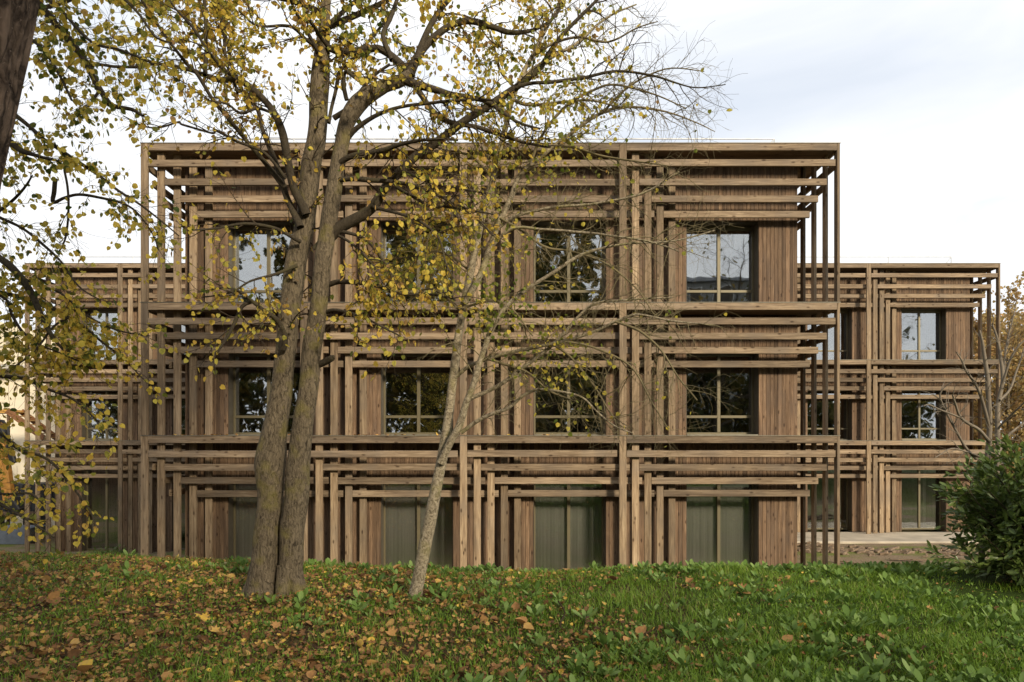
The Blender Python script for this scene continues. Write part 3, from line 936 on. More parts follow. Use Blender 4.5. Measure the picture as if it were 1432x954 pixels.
s2 = trace([(650, 424, 8.6), (668, 392, 8.6), (680, 362, 8.5), (690, 332, 8.5), (702, 302, 7.6), (714, 276, 7.6), (724, 250, 6.6), (742, 230, 6.6), (768, 210, 5.7), (800, 186, 4.8), (832, 162, 4.8), (866, 150, 3.8), (920, 154, 2.8), (975, 172, 1.7), (1000, 184, 1.1)], 7.1, 7.0, 5, .01)
limb_mesh('trunk', [s0, s1, s2], M['bark_pale'], root, 14, .04)
sl = Tree()
slimbs = [
    ([(636, 528, 6), (655, 512, 5.5), (680, 503, 5), (715, 492, 5), (750, 485, 5), (790, 478, 4.5), (822, 467, 4), (850, 454, 4), (872, 445, 4), (895, 440, 3), (940, 448, 2.5), (1000, 455, 1.6)], 7.1, 6.3),
    ([(655, 560, 6), (680, 548, 6), (705, 534, 5.5), (735, 512, 5), (760, 494, 5), (786, 470, 4.5), (808, 444, 4), (835, 424, 3.5), (880, 420, 2.8), (940, 416, 1.8)], 7.05, 6.6),
    ([(645, 605, 6), (666, 590, 5.5), (690, 578, 5), (712, 570, 5), (735, 552, 4.5), (756, 545, 4), (790, 548, 3.6), (815, 556, 3), (835, 576, 2.6), (860, 596, 2.2), (885, 606, 1.6)], 7.0, 6.4),
    ([(690, 326, 5), (715, 304, 5), (745, 295, 4.5), (790, 289, 4), (845, 283, 3.5), (900, 270, 3), (950, 240, 2)], 7.1, 6.7),
    ([(682, 352, 5), (706, 326, 5), (728, 317, 4.5), (760, 320, 4), (800, 323, 4), (850, 330, 3.4), (900, 336, 2.8), (950, 352, 1.8)], 7.1, 6.3),
    ([(700, 305, 4), (730, 322, 4), (765, 345, 3.6), (800, 352, 3), (850, 372, 2.6), (890, 404, 2), (915, 440, 1.4)], 7.05, 6.5),
    ([(860, 450, 4), (895, 462, 3.5), (925, 490, 3), (950, 530, 2.4), (975, 560, 1.8)], 6.5, 6.2),
    ([(775, 482, 4), (800, 500, 3), (830, 540, 2.4), (862, 590, 2), (880, 600, 1.4)], 6.8, 6.5),
    ([(790, 478, 4), (830, 486, 3.4), (880, 510, 2.8), (910, 560, 2.2), (935, 600, 1.4)], 6.7, 6.3),
    ([(676, 500, 4), (700, 508, 4), (735, 520, 3.5), (765, 545, 3), (800, 560, 2.4)], 7.0, 6.7),
    ([(718, 140, 5), (740, 148, 5), (790, 143, 4), (830, 140, 3), (870, 150, 2)], 7.3, 6.9),
    ([(740, 232, 4), (755, 195, 4), (790, 150, 4), (830, 126, 3.5), (860, 118, 3), (910, 130, 2.2), (960, 152, 1.5)], 7.1, 6.8),
    ([(766, 210, 4), (800, 205, 4), (840, 218, 3), (890, 225, 2.5), (935, 232, 1.6)], 7.1, 6.7),
    ([(690, 250, 4), (664, 222, 4), (640, 214, 3), (610, 222, 2)], 7.3, 7.6),
    ([(668, 340, 4), (640, 318, 3.6), (612, 310, 3), (580, 330, 2)], 7.2, 7.6),
    ([(660, 380, 4), (632, 360, 3.6), (600, 352, 3), (572, 372, 2)], 7.2, 7.7),
    ([(745, 78, 5), (775, 60, 4), (810, 52, 3.5), (850, 58, 3), (890, 40, 2), (920, 30, 1.4)], 7.3, 6.8),
    ([(760, 48, 5), (745, 10, 4), (735, -30, 3)], 7.3, 7.7),
    ([(730, 108, 5), (770, 80, 5), (810, 58, 4), (850, 24, 3), (890, 6, 2)], 7.3, 7.6),
    ([(722, 126, 4), (700, 96, 4), (690, 60, 3), (675, 20, 2)], 7.3, 7.6),
    ([(840, 158, 4), (880, 120, 3), (930, 96, 2), (985, 100, 1.2)], 7.0, 6.7),
    ([(646, 436, 4), (622, 414, 3.5), (598, 404, 3), (570, 420, 2)], 7.2, 7.5),
    ([(648, 430, 4), (690, 420, 3), (720, 436, 2.5), (745, 470, 2)], 7.1, 6.7),
]
for tr in (s0[0][48:], s1[0][14:], s2[0][4:]):
    rr = {id(s0[0]): 0}
for (pp, rad_), a in ((s0, 48), (s1, 14), (s2, 4)):
    sl.twigs(pp[a:], rad_[a:], .09, .95, 1, .05, .12, (35, 75), .17, .045, .006)
for pts, y0, y1 in slimbs:
    t = trace(pts, y0, y1, 5, .02)
    limb_mesh('limb', [t], M['twig_pale'] if pts[0][2] < 5 else M['bark_pale'], root, 7, .04)
    sl.twigs(t[0], t[1], .078, .8, 1, .12, .06, (30, 75), .18, .045, .005)
sl.twig_mesh('twig_sprays', M['twig_pale'], root)


def sl_den(px, py):
    d = .0
    d += .55 * blob(px, py, 700, 90, 150, 100) + .24 * blob(px, py, 610, 340, 80, 110)
    d += .42 * blob(px, py, 690, 420, 60, 45) + .2 * blob(px, py, 770, 200, 110, 60)
    d += .18 * blob(px, py, 800, 510, 60, 60)
    if px > 800: d *= max(0., 1 - (px - 800) / 120)
    return d + .012


def sl_tint(px, py):
    t = rng.normal(.58, .16)
    g = .25 + .5 * blob(px, py, 690, 420, 60, 60)
    if rng.uniform() < g: t = rng.uniform(.02, .35)
    return min(1, max(0, t))


crown('crown', sl.leaf, sl_den, .041, sl_tint, 'round', M['leaf_small'], root)

# --- linden standing just outside the frame, its boughs hang in
root = empty('linden_tree', (-6.2, 6.3, gz(-6.2, 6.3)), 'drooping boughs of olive yellow leaves hanging in beside the fissured dark trunk', 'tree', 'autumn trees')
tz0 = gz(-6.2, 6.3)
tp = catmull([[-6.2, 6.3, tz0 - .1, .3], [-6.15, 6.3, tz0 + .3, .21], [-6.1, 6.3, 2.2, .18], [-6.1, 6.35, 4.5, .16], [-6.0, 6.3, 7., .12], [-6.1, 6.3, 9.5, .06]], 8)
limb_mesh('trunk', [(tp[:, :3], tp[:, 3])], M['bark'], root, 18, .06)
lt = Tree()
llimbs = [
    ([(-215, -20, 14), (-100, -40, 12), (20, -20, 10), (80, 36, 10), (104, 66, 10), (122, 92, 9), (138, 122, 8), (152, 146, 8), (165, 151, 6), (185, 154, 5), (200, 162, 4)], 6.3, 5.9),
    ([(140, 126, 4), (132, 136, 4), (124, 148, 3), (110, 160, 2)], 5.95, 5.8),
    ([(122, 92, 4), (140, 90, 4), (160, 93, 4), (190, 93, 4), (220, 88, 3)], 6., 6.2),
    ([(-215, 90, 14), (-120, 110, 11), (-20, 180, 10), (10, 196, 9), (28, 210, 8), (50, 217, 5), (80, 225, 3)], 6.3, 5.3),
    ([(-215, 60, 12), (-110, 90, 10), (-10, 140, 8), (35, 172, 6), (62, 196, 5.5), (95, 216, 5), (128, 238, 5), (160, 262, 4), (190, 282, 3.4), (222, 306, 2.5), (250, 330, 1.8)], 6.3, 5.8),
    ([(78, 250, 6), (76, 268, 6), (74, 283, 5), (90, 277, 4), (110, 273, 4), (140, 277, 3.6), (170, 283, 3.2), (192, 298, 2.8), (212, 325, 2.2), (222, 350, 1.6)], 5.9, 5.9),
    ([(90, 235, 3), (94, 262, 3), (95, 295, 3), (91, 330, 2.6), (82, 352, 2)], 5.8, 5.8),
    ([(-215, 240, 12), (-100, 260, 9), (-10, 300, 5), (30, 318, 4), (60, 342, 4), (85, 366, 3), (110, 400, 2.4), (140, 420, 2)], 6.3, 5.6),
    ([(-10, 300, 4), (15, 282, 4), (35, 260, 3), (45, 245, 2)], 5.9, 5.6),
    ([(-215, 250, 16), (-80, 310, 12), (0, 362, 10), (22, 382, 10), (42, 408, 9), (58, 440, 8), (72, 468, 6), (82, 482, 4), (100, 500, 2)], 6.3, 5.6),
    ([(-215, 360, 12), (-90, 390, 8), (0, 409, 6), (30, 416, 6), (62, 426, 6), (92, 442, 5), (118, 458, 4), (142, 478, 3), (172, 500, 2.4), (200, 530, 1.8)], 6.3, 5.9),
    ([(22, 384, 4), (50, 398, 4), (85, 410, 3.4), (120, 440, 3), (160, 460, 2.4), (210, 470, 1.8)], 5.9, 6.),
    ([(-215, 380, 12), (-80, 390, 7), (0, 415, 4), (15, 440, 4), (30, 462, 3.5), (52, 480, 3), (90, 496, 2.5), (125, 512, 2)], 6.3, 5.6),
    ([(95, 444, 3.5), (75, 458, 3), (58, 480, 3), (40, 498, 2.4), (20, 512, 2)], 5.8, 5.5),
    ([(-215, 400, 14), (-100, 470, 9), (-20, 520, 6), (30, 530, 5), (70, 545, 4), (105, 560, 3), (135, 590, 2.4), (145, 610, 1.8)], 6.3, 5.7),
    ([(-215, 480, 12), (-100, 560, 8), (0, 605, 5), (28, 628, 4.5), (60, 640, 4), (84, 660, 3.4), (108, 690, 3), (125, 715, 2.4), (132, 735, 1.8)], 6.3, 5.7),
    ([(-215, 500, 12), (-100, 620, 8), (-20, 690, 5), (20, 715, 4), (50, 735, 3), (75, 752, 2)], 6.3, 5.5),
    ([(-20, 690, 4), (10, 690, 3), (40, 690, 3), (60, 705, 2)], 5.8, 5.5),
    ([(-215, -90, 14), (-80, -120, 12), (60, -70, 8), (150, -20, 6), (190, 15, 4), (215, 50, 3), (240, 60, 2)], 6.3, 5.6),
    ([(40, -50, 8), (60, -10, 6), (90, 20, 5), (130, 60, 4), (170, 70, 3), (215, 90, 2)], 5.9, 5.2),
    ([(-100, -40, 8), (-10, 30, 6), (50, 60, 5), (80, 100, 4), (100, 140, 3)], 6., 5.2),
]
for pts, y0, y1 in llimbs:
    t = trace(pts, y0, y1, 5, .012)
    limb_mesh('limb', [t], M['bark_dark'], root, 8, .05)
    lt.twigs(t[0], t[1], .075, .62, 1, .28, -.05, (25, 60), .16, .04, .0035)
hi_lt = upper_crown(lt, tp[:, :3], tp[:, 3], 5.8, 9.3, 22, 3., root, M['bark_dark'], 6.6)
lt.twig_mesh('twig_sprays', M['twig'], root)


def lt_den(px, py):
    if px > 270: return 0.
    d = .48
    d += .4 * blob(px, py, 110, 10, 90, 70) + .35 * blob(px, py, 90, 220, 90, 50) + .5 * blob(px, py, 110, 480, 100, 80)
    d += .4 * blob(px, py, 60, 640, 80, 60)
    d *= .7 * (1 - .6 * blob(px, py, 60, 330, 50, 30)) * (1 - .5 * blob(px, py, 170, 190, 50, 40))
    if px > 200: d *= max(.2, 1 - (px - 200) / 80)
    return d


def lt_tint(px, py):
    t = rng.normal(.56, .13)
    if rng.uniform() < .25: t = rng.uniform(0., .28)
    if py > 480: t += .07
    return min(.9, max(0, t))


crown('crown', hi_lt, lambda a, b: .9, .075, lambda a, b: rng.uniform(.2, .8), 'round', M['leaf'], root)
crown('crown', lt.leaf, lt_den, .047, lt_tint, 'round', M['leaf'], root, .6)

# --- big fissured trunk at the picture's edge
root = empty('pine_tree', (-2.45, 3.2, gz(-2.45, 3.2)), 'thick dark brown trunk with deeply fissured bark leaning in at the edge', 'tree', 'autumn trees')
pz = gz(-2.45, 3.2)
top = at(-18, 0, 3.2); b3 = at(-60, 240, 3.2)
k = (top - b3) / (top[2] - b3[2])
pp = []
for z in np.linspace(pz - .1, 8.5, 110):
    q = b3 + k * (z - b3[2]); lean = (z - b3[2])
    q = q + np.array([.02 * math.sin(z * 2.1), 0, 0])
    r = .175 - .006 * (z - 2) + .14 * math.exp(-(z - pz) * 3.5)
    pp.append([q[0], 3.2 + .02 * math.sin(z * 1.7), z, r])
pp = np.array(pp)
V, Q = tube(pp[:, :3], pp[:, 3], 72, 0.)
for i in range(len(V)):
    c = pp[i // 72, :3]; v = V[i]
    a = math.atan2(v[1] - c[1], v[0] - c[0])
    w = Vector((math.cos(a) * 4.2, math.sin(a) * 4.2, v[2] * 1.7))
    rid = abs(mnoise.noise(w)) * 1.2 + .35 * abs(mnoise.noise(w * 2.7)) + .25 * mnoise.noise(Vector((w[0] * 6, w[1] * 6, v[2] * 14)))
    V[i] = c + (v - c) * (.9 + .17 * min(1., rid * 1.6))
loc = np.array(world_loc(root))
link('trunk', mesh_np('trunk', V - loc, [Q]), M['bark_pine'], root, loc, True)


# --- generic whole trees (background and the park behind the camera)
def whole_tree(name, base, H, spread, label, leafd, lsize, lmat, bmat, tmat, nl=16, first=.3, r0=None, group=None, depth=1, tint=(0, 1), kind='round', spacing=.5):
    root = empty(name, base, label, 'tree', group)
    base = np.array(base); r0 = r0 or H * .018
    pts = [base + np.array([0, 0, -.1])]
    d = np.array([0, 0, 1.])
    n = 10
    for i in range(n):
        d = nrm(d + rand3() * .07 + np.array([0, 0, .15])); pts.append(pts[-1] + d * H * .92 / n)
    C = catmull(pts, 3); rr = np.linspace(1, .12, len(C)) * r0; rr[:3] *= np.array([1.5, 1.25, 1.08])
    limb_mesh('trunk', [(C, rr)], bmat, root, 12, .05)
    t = Tree(); lm = []
    for i in range(nl):
        h = first + (1 - first) * (i + rng.uniform(0, .8)) / nl
        j = min(len(C) - 1, int(h * len(C)))
        a = i * 2.4 + rng.uniform(-.4, .4)
        d = nrm(np.array([math.cos(a), math.sin(a), rng.uniform(.35, .9)]))
        ln = spread * (1.1 - .75 * abs(h - .5)) * rng.uniform(.75, 1.15)
        q = [C[j]]
        for k_ in range(6):
            d = nrm(d + rand3() * .12 + np.array([0, 0, .06])); q.append(q[-1] + d * ln / 6)
        q = catmull(q, 2); rq = np.linspace(min(rr[j] * .55, .09), .012, len(q))
        lm.append((q, rq))
        t.twigs(q, rq, spacing, spread * .5, depth, .2, .15, (30, 65), .15, .12 if lsize < .1 else .16, .02, .5)
    limb_mesh('limb', lm, bmat, root, 6, .03)
    t.twig_mesh('twig_sprays', tmat, root, 3)
    if leafd > 0:
        P, A, Nn, Sz, Ti = [], [], [], [], []
        for p, d in t.leaf:
            if rng.uniform() > leafd: continue
            P.append(p + rand3() * .05); A.append(nrm(rand3() + np.array([0, 0, -.7]))); Nn.append(rand3()); Sz.append(lsize * rng.uniform(.6, 1.3)); Ti.append(rng.uniform(*tint))
        print(label, len(P))
        leaves_mesh('crown', P, A, Nn, Sz, Ti, kind, lmat, root)
    return root


whole_tree('autumn_tree', (25.5, 35., -1.95), 10.6, 3.7, 'orange leaved autumn tree behind the corner of the set back block', .95, .14, M['leaf_orange'], M['bark'], M['twig'], 34, .15, .16, 'autumn trees', spacing=.21)
whole_tree('autumn_tree', (30.5, 44., -1.95), 10.5, 4.6, 'russet tree at the far right, standing behind the orange one', .95, .17, M['leaf_orange'], M['bark'], M['twig'], 30, .1, .16, 'autumn trees', spacing=.2)
whole_tree('bare_tree', (-16.5, 43., -2.5), 14.3, 3.6, 'bare tree rising behind the shaded timber block', .0, .1, None, M['bark'], M['twig_grey'], 14, .4, .15, 'bare trees', spacing=.35)
whole_tree('bare_tree', (-12.2, 44., -2.5), 15., 3.4, 'taller bare tree between the shaded block and the front block', .0, .1, None, M['bark'], M['twig_grey'], 14, .4, .15, 'bare trees', spacing=.35)

# bare many-stemmed tree behind the laurel
root = empty('bare_tree', (5.9, 8.6, gz(5.9, 8.6)), 'bare grey many-stemmed small tree rising out of the laurel', 'tree', 'bare trees')
bt = Tree()
bl = [
    ([(1372, 790, 14), (1378, 700, 13), (1382, 640, 12), (1384, 590, 11), (1382, 540, 10), (1378, 505, 8), (1374, 480, 6), (1370, 462, 4)], 8.6, 8.5),
    ([(1384, 600, 8), (1374, 560, 7), (1366, 540, 6), (1352, 520, 5), (1346, 505, 4), (1338, 493, 2.5)], 8.55, 8.2),
    ([(1386, 620, 8), (1370, 602, 7), (1345, 585, 6), (1336, 565, 5), (1332, 552, 3)], 8.55, 8.),
    ([(1345, 585, 4), (1320, 575, 3.6), (1300, 566, 3), (1292, 568, 2)], 8.2, 8.),
    ([(1366, 642, 7), (1350, 625, 6), (1335, 598, 5), (1316, 560, 4), (1318, 545, 3), (1330, 535, 2)], 8.5, 8.2),
    ([(1388, 760, 12), (1394, 680, 11), (1396, 620, 10), (1396, 570, 9), (1402, 530, 8), (1400, 500, 7), (1394, 470, 5), (1388, 452, 3)], 8.7, 8.9),
    ([(1400, 540, 6), (1412, 505, 5), (1424, 485, 4), (1440, 470, 2.5)], 8.8, 8.6),
    ([(1398, 560, 6), (1412, 545, 5), (1422, 520, 4), (1434, 480, 2.5)], 8.8, 9.2),
    ([(1396, 600, 5), (1415, 580, 4.5), (1436, 560, 3)], 8.7, 8.3),
    ([(1394, 640, 6), (1410, 610, 5), (1440, 585, 3)], 8.7, 9.1),
    ([(1404, 525, 4), (1408, 480, 4), (1416, 450, 3), (1422, 420, 2)], 8.9, 9.1),
    ([(1374, 640, 5), (1352, 632, 4), (1330, 628, 3), (1308, 640, 2)], 8.5, 8.1),
]
for i, (pts, y0, y1) in enumerate(bl):
    t = trace([(a_, b_, c_ * .62) for a_, b_, c_ in pts], y0, y1, 5, .01)
    limb_mesh('stem', [t], M['twig_grey'], root, 8, .05)
    bt.twigs(t[0], t[1], .1, .5, 1, .3, .25, (25, 55), .13, .08, .006)
bt.twig_mesh('twig_sprays', M['twig_grey'], root)

# park trees behind the camera: the windows mirror them
PARK = [(-21, -12, 21, 1, 'tree behind the viewpoint mirrored in the left windows'), (-13, -10, 20, 1, 'dense tree behind the viewpoint mirrored in the second windows'),
        (-6, -13, 21.5, 1, 'dark tree behind the viewpoint mirrored in the middle panes'), (2.8, -10, 19.5, 1, 'leafy tree behind the viewpoint mirrored beside the slender tree'),
        (5.5, -18, 14., .9, 'shorter leafy tree farther behind the viewpoint, mirrored low in the panes'), (16, -17, 20, .02, 'bare tree behind the viewpoint mirrored in the upper corner window'),
        (41, -17, 18, .03, 'bare tree behind the viewpoint mirrored in the set back block')]
for x, y, H, ld, lb in PARK:
    whole_tree('park_tree', (x, y, gz(x, y)), H, 4.6, lb, ld, .3, M['leaf_wood'], M['bark_dark'], M['twig'], 28, .15, .2, 'park trees', spacing=.32)

# a grey apartment house across the park, mirrored low in the upper corner window
root = empty('apartment_house', (22, -36, -.2), 'plain grey apartment house across the park, mirrored in the upper corner window', 'building')
aw = MB(); aw.box(14, 31, -48, -36, -.4, 19.3, .03)
aw.build('wall', flat_mat('grey render', (.22, .22, .21), .85, vary=.1, scale=.6), root)
MB().box(13.6, 31.4, -48.4, -35.6, 19.31, 19.75, .03).build('roof', flat_mat('zinc roof', (.3, .31, .33), .5), root)
for fl in range(6):
    for k_ in range(5):
        x = 15.2 + k_ * 3.2; z = 1.4 + fl * 3.1
        wv_ = MB().box(x, x + 1.5, -35.99, -35.93, z, z + 1.8).build('window', flat_mat('white frame', (.6, .6, .58), .5) if (fl, k_) == (0, 0) else bpy.data.materials['white frame'], root)
        MB().box(x + .08, x + 1.42, -35.925, -35.91, z + .08, z + 1.72).build('pane', M['jamb'], wv_)

# a shrubbery belt behind the camera, mirrored in the lower panes
P, A, Nn, Sz, Ti = [], [], [], [], []
for i in range(36000):
    x = rng.uniform(-48, 48); f = mnoise.noise(Vector((x * .14, 2.2, 0)))
    hh = (10. + 3. * f) * (1 if x < 20 else .72)
    z = -.2 + hh * rng.uniform(0, 1) ** .8
    y = -21 + rng.normal(0, 1.4) + 1.5 * f
    P.append((x, y, z)); A.append(rand3()); Nn.append(rand3()); Sz.append(rng.uniform(.35, .75)); Ti.append(rng.uniform(0, .85))
tag(leaves_mesh('shrubbery', P, A, Nn, Sz, Ti, 'oval', M['leaf_wood']), 'dark shrubbery across the park, mirrored in the lower window panes', 'shrubbery', kind='stuff')

# ------------------------------------------------------------------ laurel bush
bx, by = 6.22, 7.7
bz = gz(bx, by)
root = empty('laurel_bush', (bx, by, bz), 'rounded dark green glossy laurel bush at the edge of the meadow', 'bush')
bu = Tree(); st = []
for i in range(66):
    a = i * 2.4; el = rng.uniform(-.12, 1.)
    d0 = nrm(np.array([math.cos(a), math.sin(a) * .85, .3 + 1.9 * el]))
    ln = rng.uniform(1.1, 1.6) * (1. if el > .3 else .8)
    q = [np.array([bx, by, bz]) + .12 * rand3() * np.array([1, 1, 0])]
    d = d0
    for k_ in range(5):
        d = nrm(d + rand3() * .13); q.append(q[-1] + d * ln * 1.12 / 5)
    q = catmull(q, 3); rq = np.linspace(.014, .004, len(q))
    st.append((q, rq))
    bu.twigs(q, rq, .075, .5, 1, .12, .2, (30, 75), .15, .032, .005, .5)
limb_mesh('stem', st, M['twig'], root, 6, .03)
bu.twig_mesh('twig_sprays', M['twig'], root, 3)
P, A, Nn, Sz, Ti = [], [], [], [], []
for p, d in bu.leaf:
    if p[2] < bz + .12 or rng.uniform() > .8: continue
    out_ = nrm(p - np.array([bx, by, bz + .5]))
    P.append(p); A.append(nrm(d * .7 + out_ * .5 + rand3() * .4)); Nn.append(nrm(np.array([0, 0, 1.]) + out_ * .5 + rand3() * .5))
    Sz.append(rng.uniform(.06, .11)); Ti.append(min(.96, max(0, rng.normal(.5, .22))) if rng.uniform() > .0003 else 1.)
print('laurel', len(P))
leaves_mesh('crown', P, A, Nn, Sz, Ti, 'laurel', M['leaf_laurel'], root)

# ------------------------------------------------------------------ ground cover
def litter_density(x, y):
    f = mnoise.noise(Vector((x * .8, y * .8, 3.3)))
    d = .52 - .12 * x + .6 * f
    if y < 6: d += .15
    if x > 1.2: d -= .22
    if math.hypot(x - 5.6, y - 7.1) < 1.1: d += .55
    if math.hypot(x + 1.2, y - 7.3) < .9: d += .45
    if math.hypot(x + 2.6, y - 7.0) < .9: d += .3
    return min(1, max(.03, d))


def scatter(n, y0=4., y1=12.5, pad=1.2):
    y = y0 + (y1 - y0) * rng.uniform(0, 1, n) ** 1.15
    x = rng.uniform(-1, 1, n) * (.78 * y + pad)
    return x, y


def slope(x, y):
    e = .05
    return np.array([-(gz(x + e, y) - gz(x - e, y)) / (2 * e), -(gz(x, y + e) - gz(x, y - e)) / (2 * e), 1.])


# grass blades
X, Y = scatter(250000)
keep = []
for i in range(len(X)):
    ld = litter_density(X[i], Y[i])
    clump = mnoise.noise(Vector((X[i] * 1.9, Y[i] * 1.9, 0))) + .6 * mnoise.noise(Vector((X[i] * 6, Y[i] * 6, 8)))
    d = 1.1 - .72 * ld + .7 * clump
    if math.hypot(X[i] - 5.6, Y[i] - 7.3) < 1.0: d -= .9
    keep.append(rng.uniform() < d * .8)
keep = np.array(keep); X, Y = X[keep], Y[keep]
n = len(X); print('blades', n)
Z = np.array([gz(a, b) for a, b in zip(X, Y)]) - .01
hgt = rng.uniform(.055, .15, n) * np.array([.75 + .5 * mnoise.noise(Vector((a * 1.3, b * 1.3, 4))) for a, b in zip(X, Y)])
hgt *= np.where(Y > 8.3, 1.2, 1.)
az = rng.uniform(0, 2 * math.pi, n); ln = rng.uniform(.2, 1.1, n) * hgt
wd = rng.uniform(.0022, .0048, n)
dx, dy = np.cos(az), np.sin(az); sx, sy = -dy, dx
V = np.zeros((n, 5, 3))
for c, (t, w) in enumerate(((0, 1), (0, -1), (.55, -.8), (.55, .8), (1, 0))):
    bend = ln * t * t
    V[:, c, 0] = X + dx * bend + sx * wd * w
    V[:, c, 1] = Y + dy * bend + sy * wd * w
    V[:, c, 2] = Z + hgt * (t - .18 * t * t)
ii = np.arange(n)[:, None] * 5
tint = np.clip(rng.normal(.42, .2, n) + .12 * (hgt > .1), 0, .93); tint[rng.uniform(0, 1, n) < .035] = 1.
me = mesh_np('grass', V.reshape(-1, 3), [ii + np.array([[0, 1, 2, 3]]), ii + np.array([[3, 2, 4]])], {'tint': np.repeat(tint, 5)})
tag(link('grass', me, M['grass']), 'short green grass growing through the fallen leaves', 'grass', kind='stuff')

# fallen leaves
X, Y = scatter(80000)
kp = np.array([rng.uniform() < litter_density(a, b) * .6 for a, b in zip(X, Y)])
X, Y = X[kp], Y[kp]; n = len(X); print('fallen', n)
P = np.array([[a, b, gz(a, b) + rng.uniform(.004, .045)] for a, b in zip(X, Y)])
A = np.stack([np.cos(t := rng.uniform(0, 6.28, n)), np.sin(t), rng.normal(0, .42, n)], 1)
Nn = np.array([slope(a, b) for a, b in zip(X, Y)]) + rng.normal(0, .55, (n, 3))
Sz = rng.uniform(.02, .052, n); Sz[rng.uniform(0, 1, n) < .08] *= 2.
Ti = np.clip(rng.beta(1.6, 2., n), 0, 1)
hl = n // 2
root = None
a1 = leaves_mesh('fallen_leaves', P[:hl], A[:hl], Nn[:hl], Sz[:hl], Ti[:hl], 'lobed', M['litter'], curl=rng.uniform(-2.2, 3.4, hl))
tag(a1, 'dry brown and ochre lobed leaves strewn over the grass', 'fallen leaves', kind='stuff')
a2 = leaves_mesh('fallen_leaves', P[hl:], A[hl:], Nn[hl:], Sz[hl:], Ti[hl:], 'round', M['litter'], curl=rng.uniform(-2.2, 3.4, n - hl))
tag(a2, 'dry brown and yellow roundish leaves strewn over the grass', 'fallen leaves', kind='stuff')
# a few on the ledges
P, A, Nn, Sz, Ti = [], [], [], [], []
for i in range(150):
    x = rng.uniform(-9, 1.5); st_ = rng.integers(0, 2)
    P.append((x, rng.uniform(17.02, 17.6), FT[st_] + .02)); A.append((*rng.normal(size=2), .1)); Nn.append((*(rng.normal(size=2) * .3), 1)); Sz.append(rng.uniform(.05, .09)); Ti.append(rng.uniform(.3, .95))
tag(leaves_mesh('fallen_leaves', P, A, Nn, Sz, Ti, 'round', M['litter']), 'dry leaves caught on the timber ledges of the front block', 'fallen leaves', kind='stuff')

# broad-leaved herbs in rosettes
X, Y = scatter(4300, 4.3, 11.)
P, A, Nn, Sz, Ti = [], [], [], [], []
for x, y in zip(X, Y):
    f = mnoise.noise(Vector((x * .7, y * .7, 7.7)))
    d = .16 + .085 * (x + 1.5) + .75 * f
    if y > 8.3: d += .3 if x > -2 else .1
    if y < 5.3 and x < -1: d -= .3
    if math.hypot(x - 5.6, y - 7.3) < 1.0 or rng.uniform() > d: continue
    if math.hypot(x + 2.5, y - 7.25) < .4 or math.hypot(x + 1., y - 7.) < .2: continue
    z = gz(x, y); a0 = rng.uniform(0, 6.28); k_ = rng.integers(4, 9); sc = rng.uniform(.45, 1.3); tt = rng.uniform(.2, .8)
    for i in range(k_):
        a = a0 + i * 2.4; el = rng.uniform(.35, 1.5)
        ax = nrm(np.array([math.cos(a), math.sin(a), el]))
        P.append((x + .015 * math.cos(a), y + .015 * math.sin(a), z + .02)); A.append(ax)
        Nn.append(nrm(np.array([-math.cos(a) * el, -math.sin(a) * el, 1.]) + rand3() * .25)); Sz.append(rng.uniform(.06, .125) * sc); Ti.append(min(1, max(0, tt + rng.normal(0, .2))))
print('herb leaves', len(P))
tag(leaves_mesh('broadleaf_herbs', P, A, Nn, Sz, Ti, 'herb', M['herb'], curl=rng.uniform(-.3, 1.2, len(P))), 'pale green broad leaved herbs growing in the meadow', 'herbs', kind='stuff')

# small weeds between the grass
X, Y = scatter(52000, 4.1, 10.5)
P, A, Nn, Sz, Ti = [], [], [], [], []
for x, y in zip(X, Y):
    f = mnoise.noise(Vector((x * 1.6, y * 1.6, 2.7))) + .5 * mnoise.noise(Vector((x * 5, y * 5, 1.)))
    if rng.uniform() > .45 + 1.1 * f or math.hypot(x - 6., y - 7.4) < .9: continue
    P.append((x, y, gz(x, y) + rng.uniform(.01, .06))); A.append((*rng.normal(size=2), rng.uniform(.1, .9))); Nn.append((*(rng.normal(size=2) * .5), 1.)); Sz.append(rng.uniform(.012, .034)); Ti.append(rng.uniform(0, .75))
tag(leaves_mesh('weeds', P, A, Nn, Sz, Ti, 'oval', M['grass']), 'tiny low green weeds between the grass blades', 'weeds', kind='stuff')

# a dead stick standing in the meadow
o = MB().tube(catmull([[.44, 5.95, gz(.44, 5.95) - .02], [.42, 5.93, .13], [.46, 5.95, .22], [.4, 5.9, .33]], 4), .008, 6).build('stick', M['twig'], smooth=True)
tag(o, 'dark dead stick poking up among the broad leaved herbs', 'stick')

# muddy clods and boards in front of the set back block
mv = []
P, A, Nn, Sz, Ti = [], [], [], [], []
ck = MB()
for i in range(420):
    x = rng.uniform(8.5, 18.5); y = 22.3 + .28 * (18 - x) + rng.normal(0, .55)
    s_ = rng.uniform(.03, .12); z = gz(x, y)
    ck.obox((x - s_, y, z + s_ * .2), (x + s_, y + rng.normal(0, s_), z + s_ * rng.uniform(.2, .9)), s_ * 1.4, s_ * .9, s_ * .3)
tag(ck.build('mud_clods', flat_mat('dry mud', (.24, .17, .11), .95, vary=.5, scale=9.)), 'broken brown clods of mud on the bare ground by the paving', 'mud', kind='stuff')
for (x, y, dx_, dy_, lb) in ((12.6, 21.7, 1.0, -.35, 'weathered plank lying in the mud between the corner posts and the laurel'), (10.4, 21.2, -.5, .5, 'short board lying on the grass just beside the corner posts'), (14.3, 22.2, .8, -.2, 'pale plank lying in the mud closest to the laurel')):
    z = gz(x, y) + .06
    o = MB().obox((x - dx_ / 2, y - dy_ / 2, z), (x + dx_ / 2, y + dy_ / 2, z + .03), .16, .035).build('plank', M['beam'])
    tag(o, lb, 'plank', 'planks in the mud')

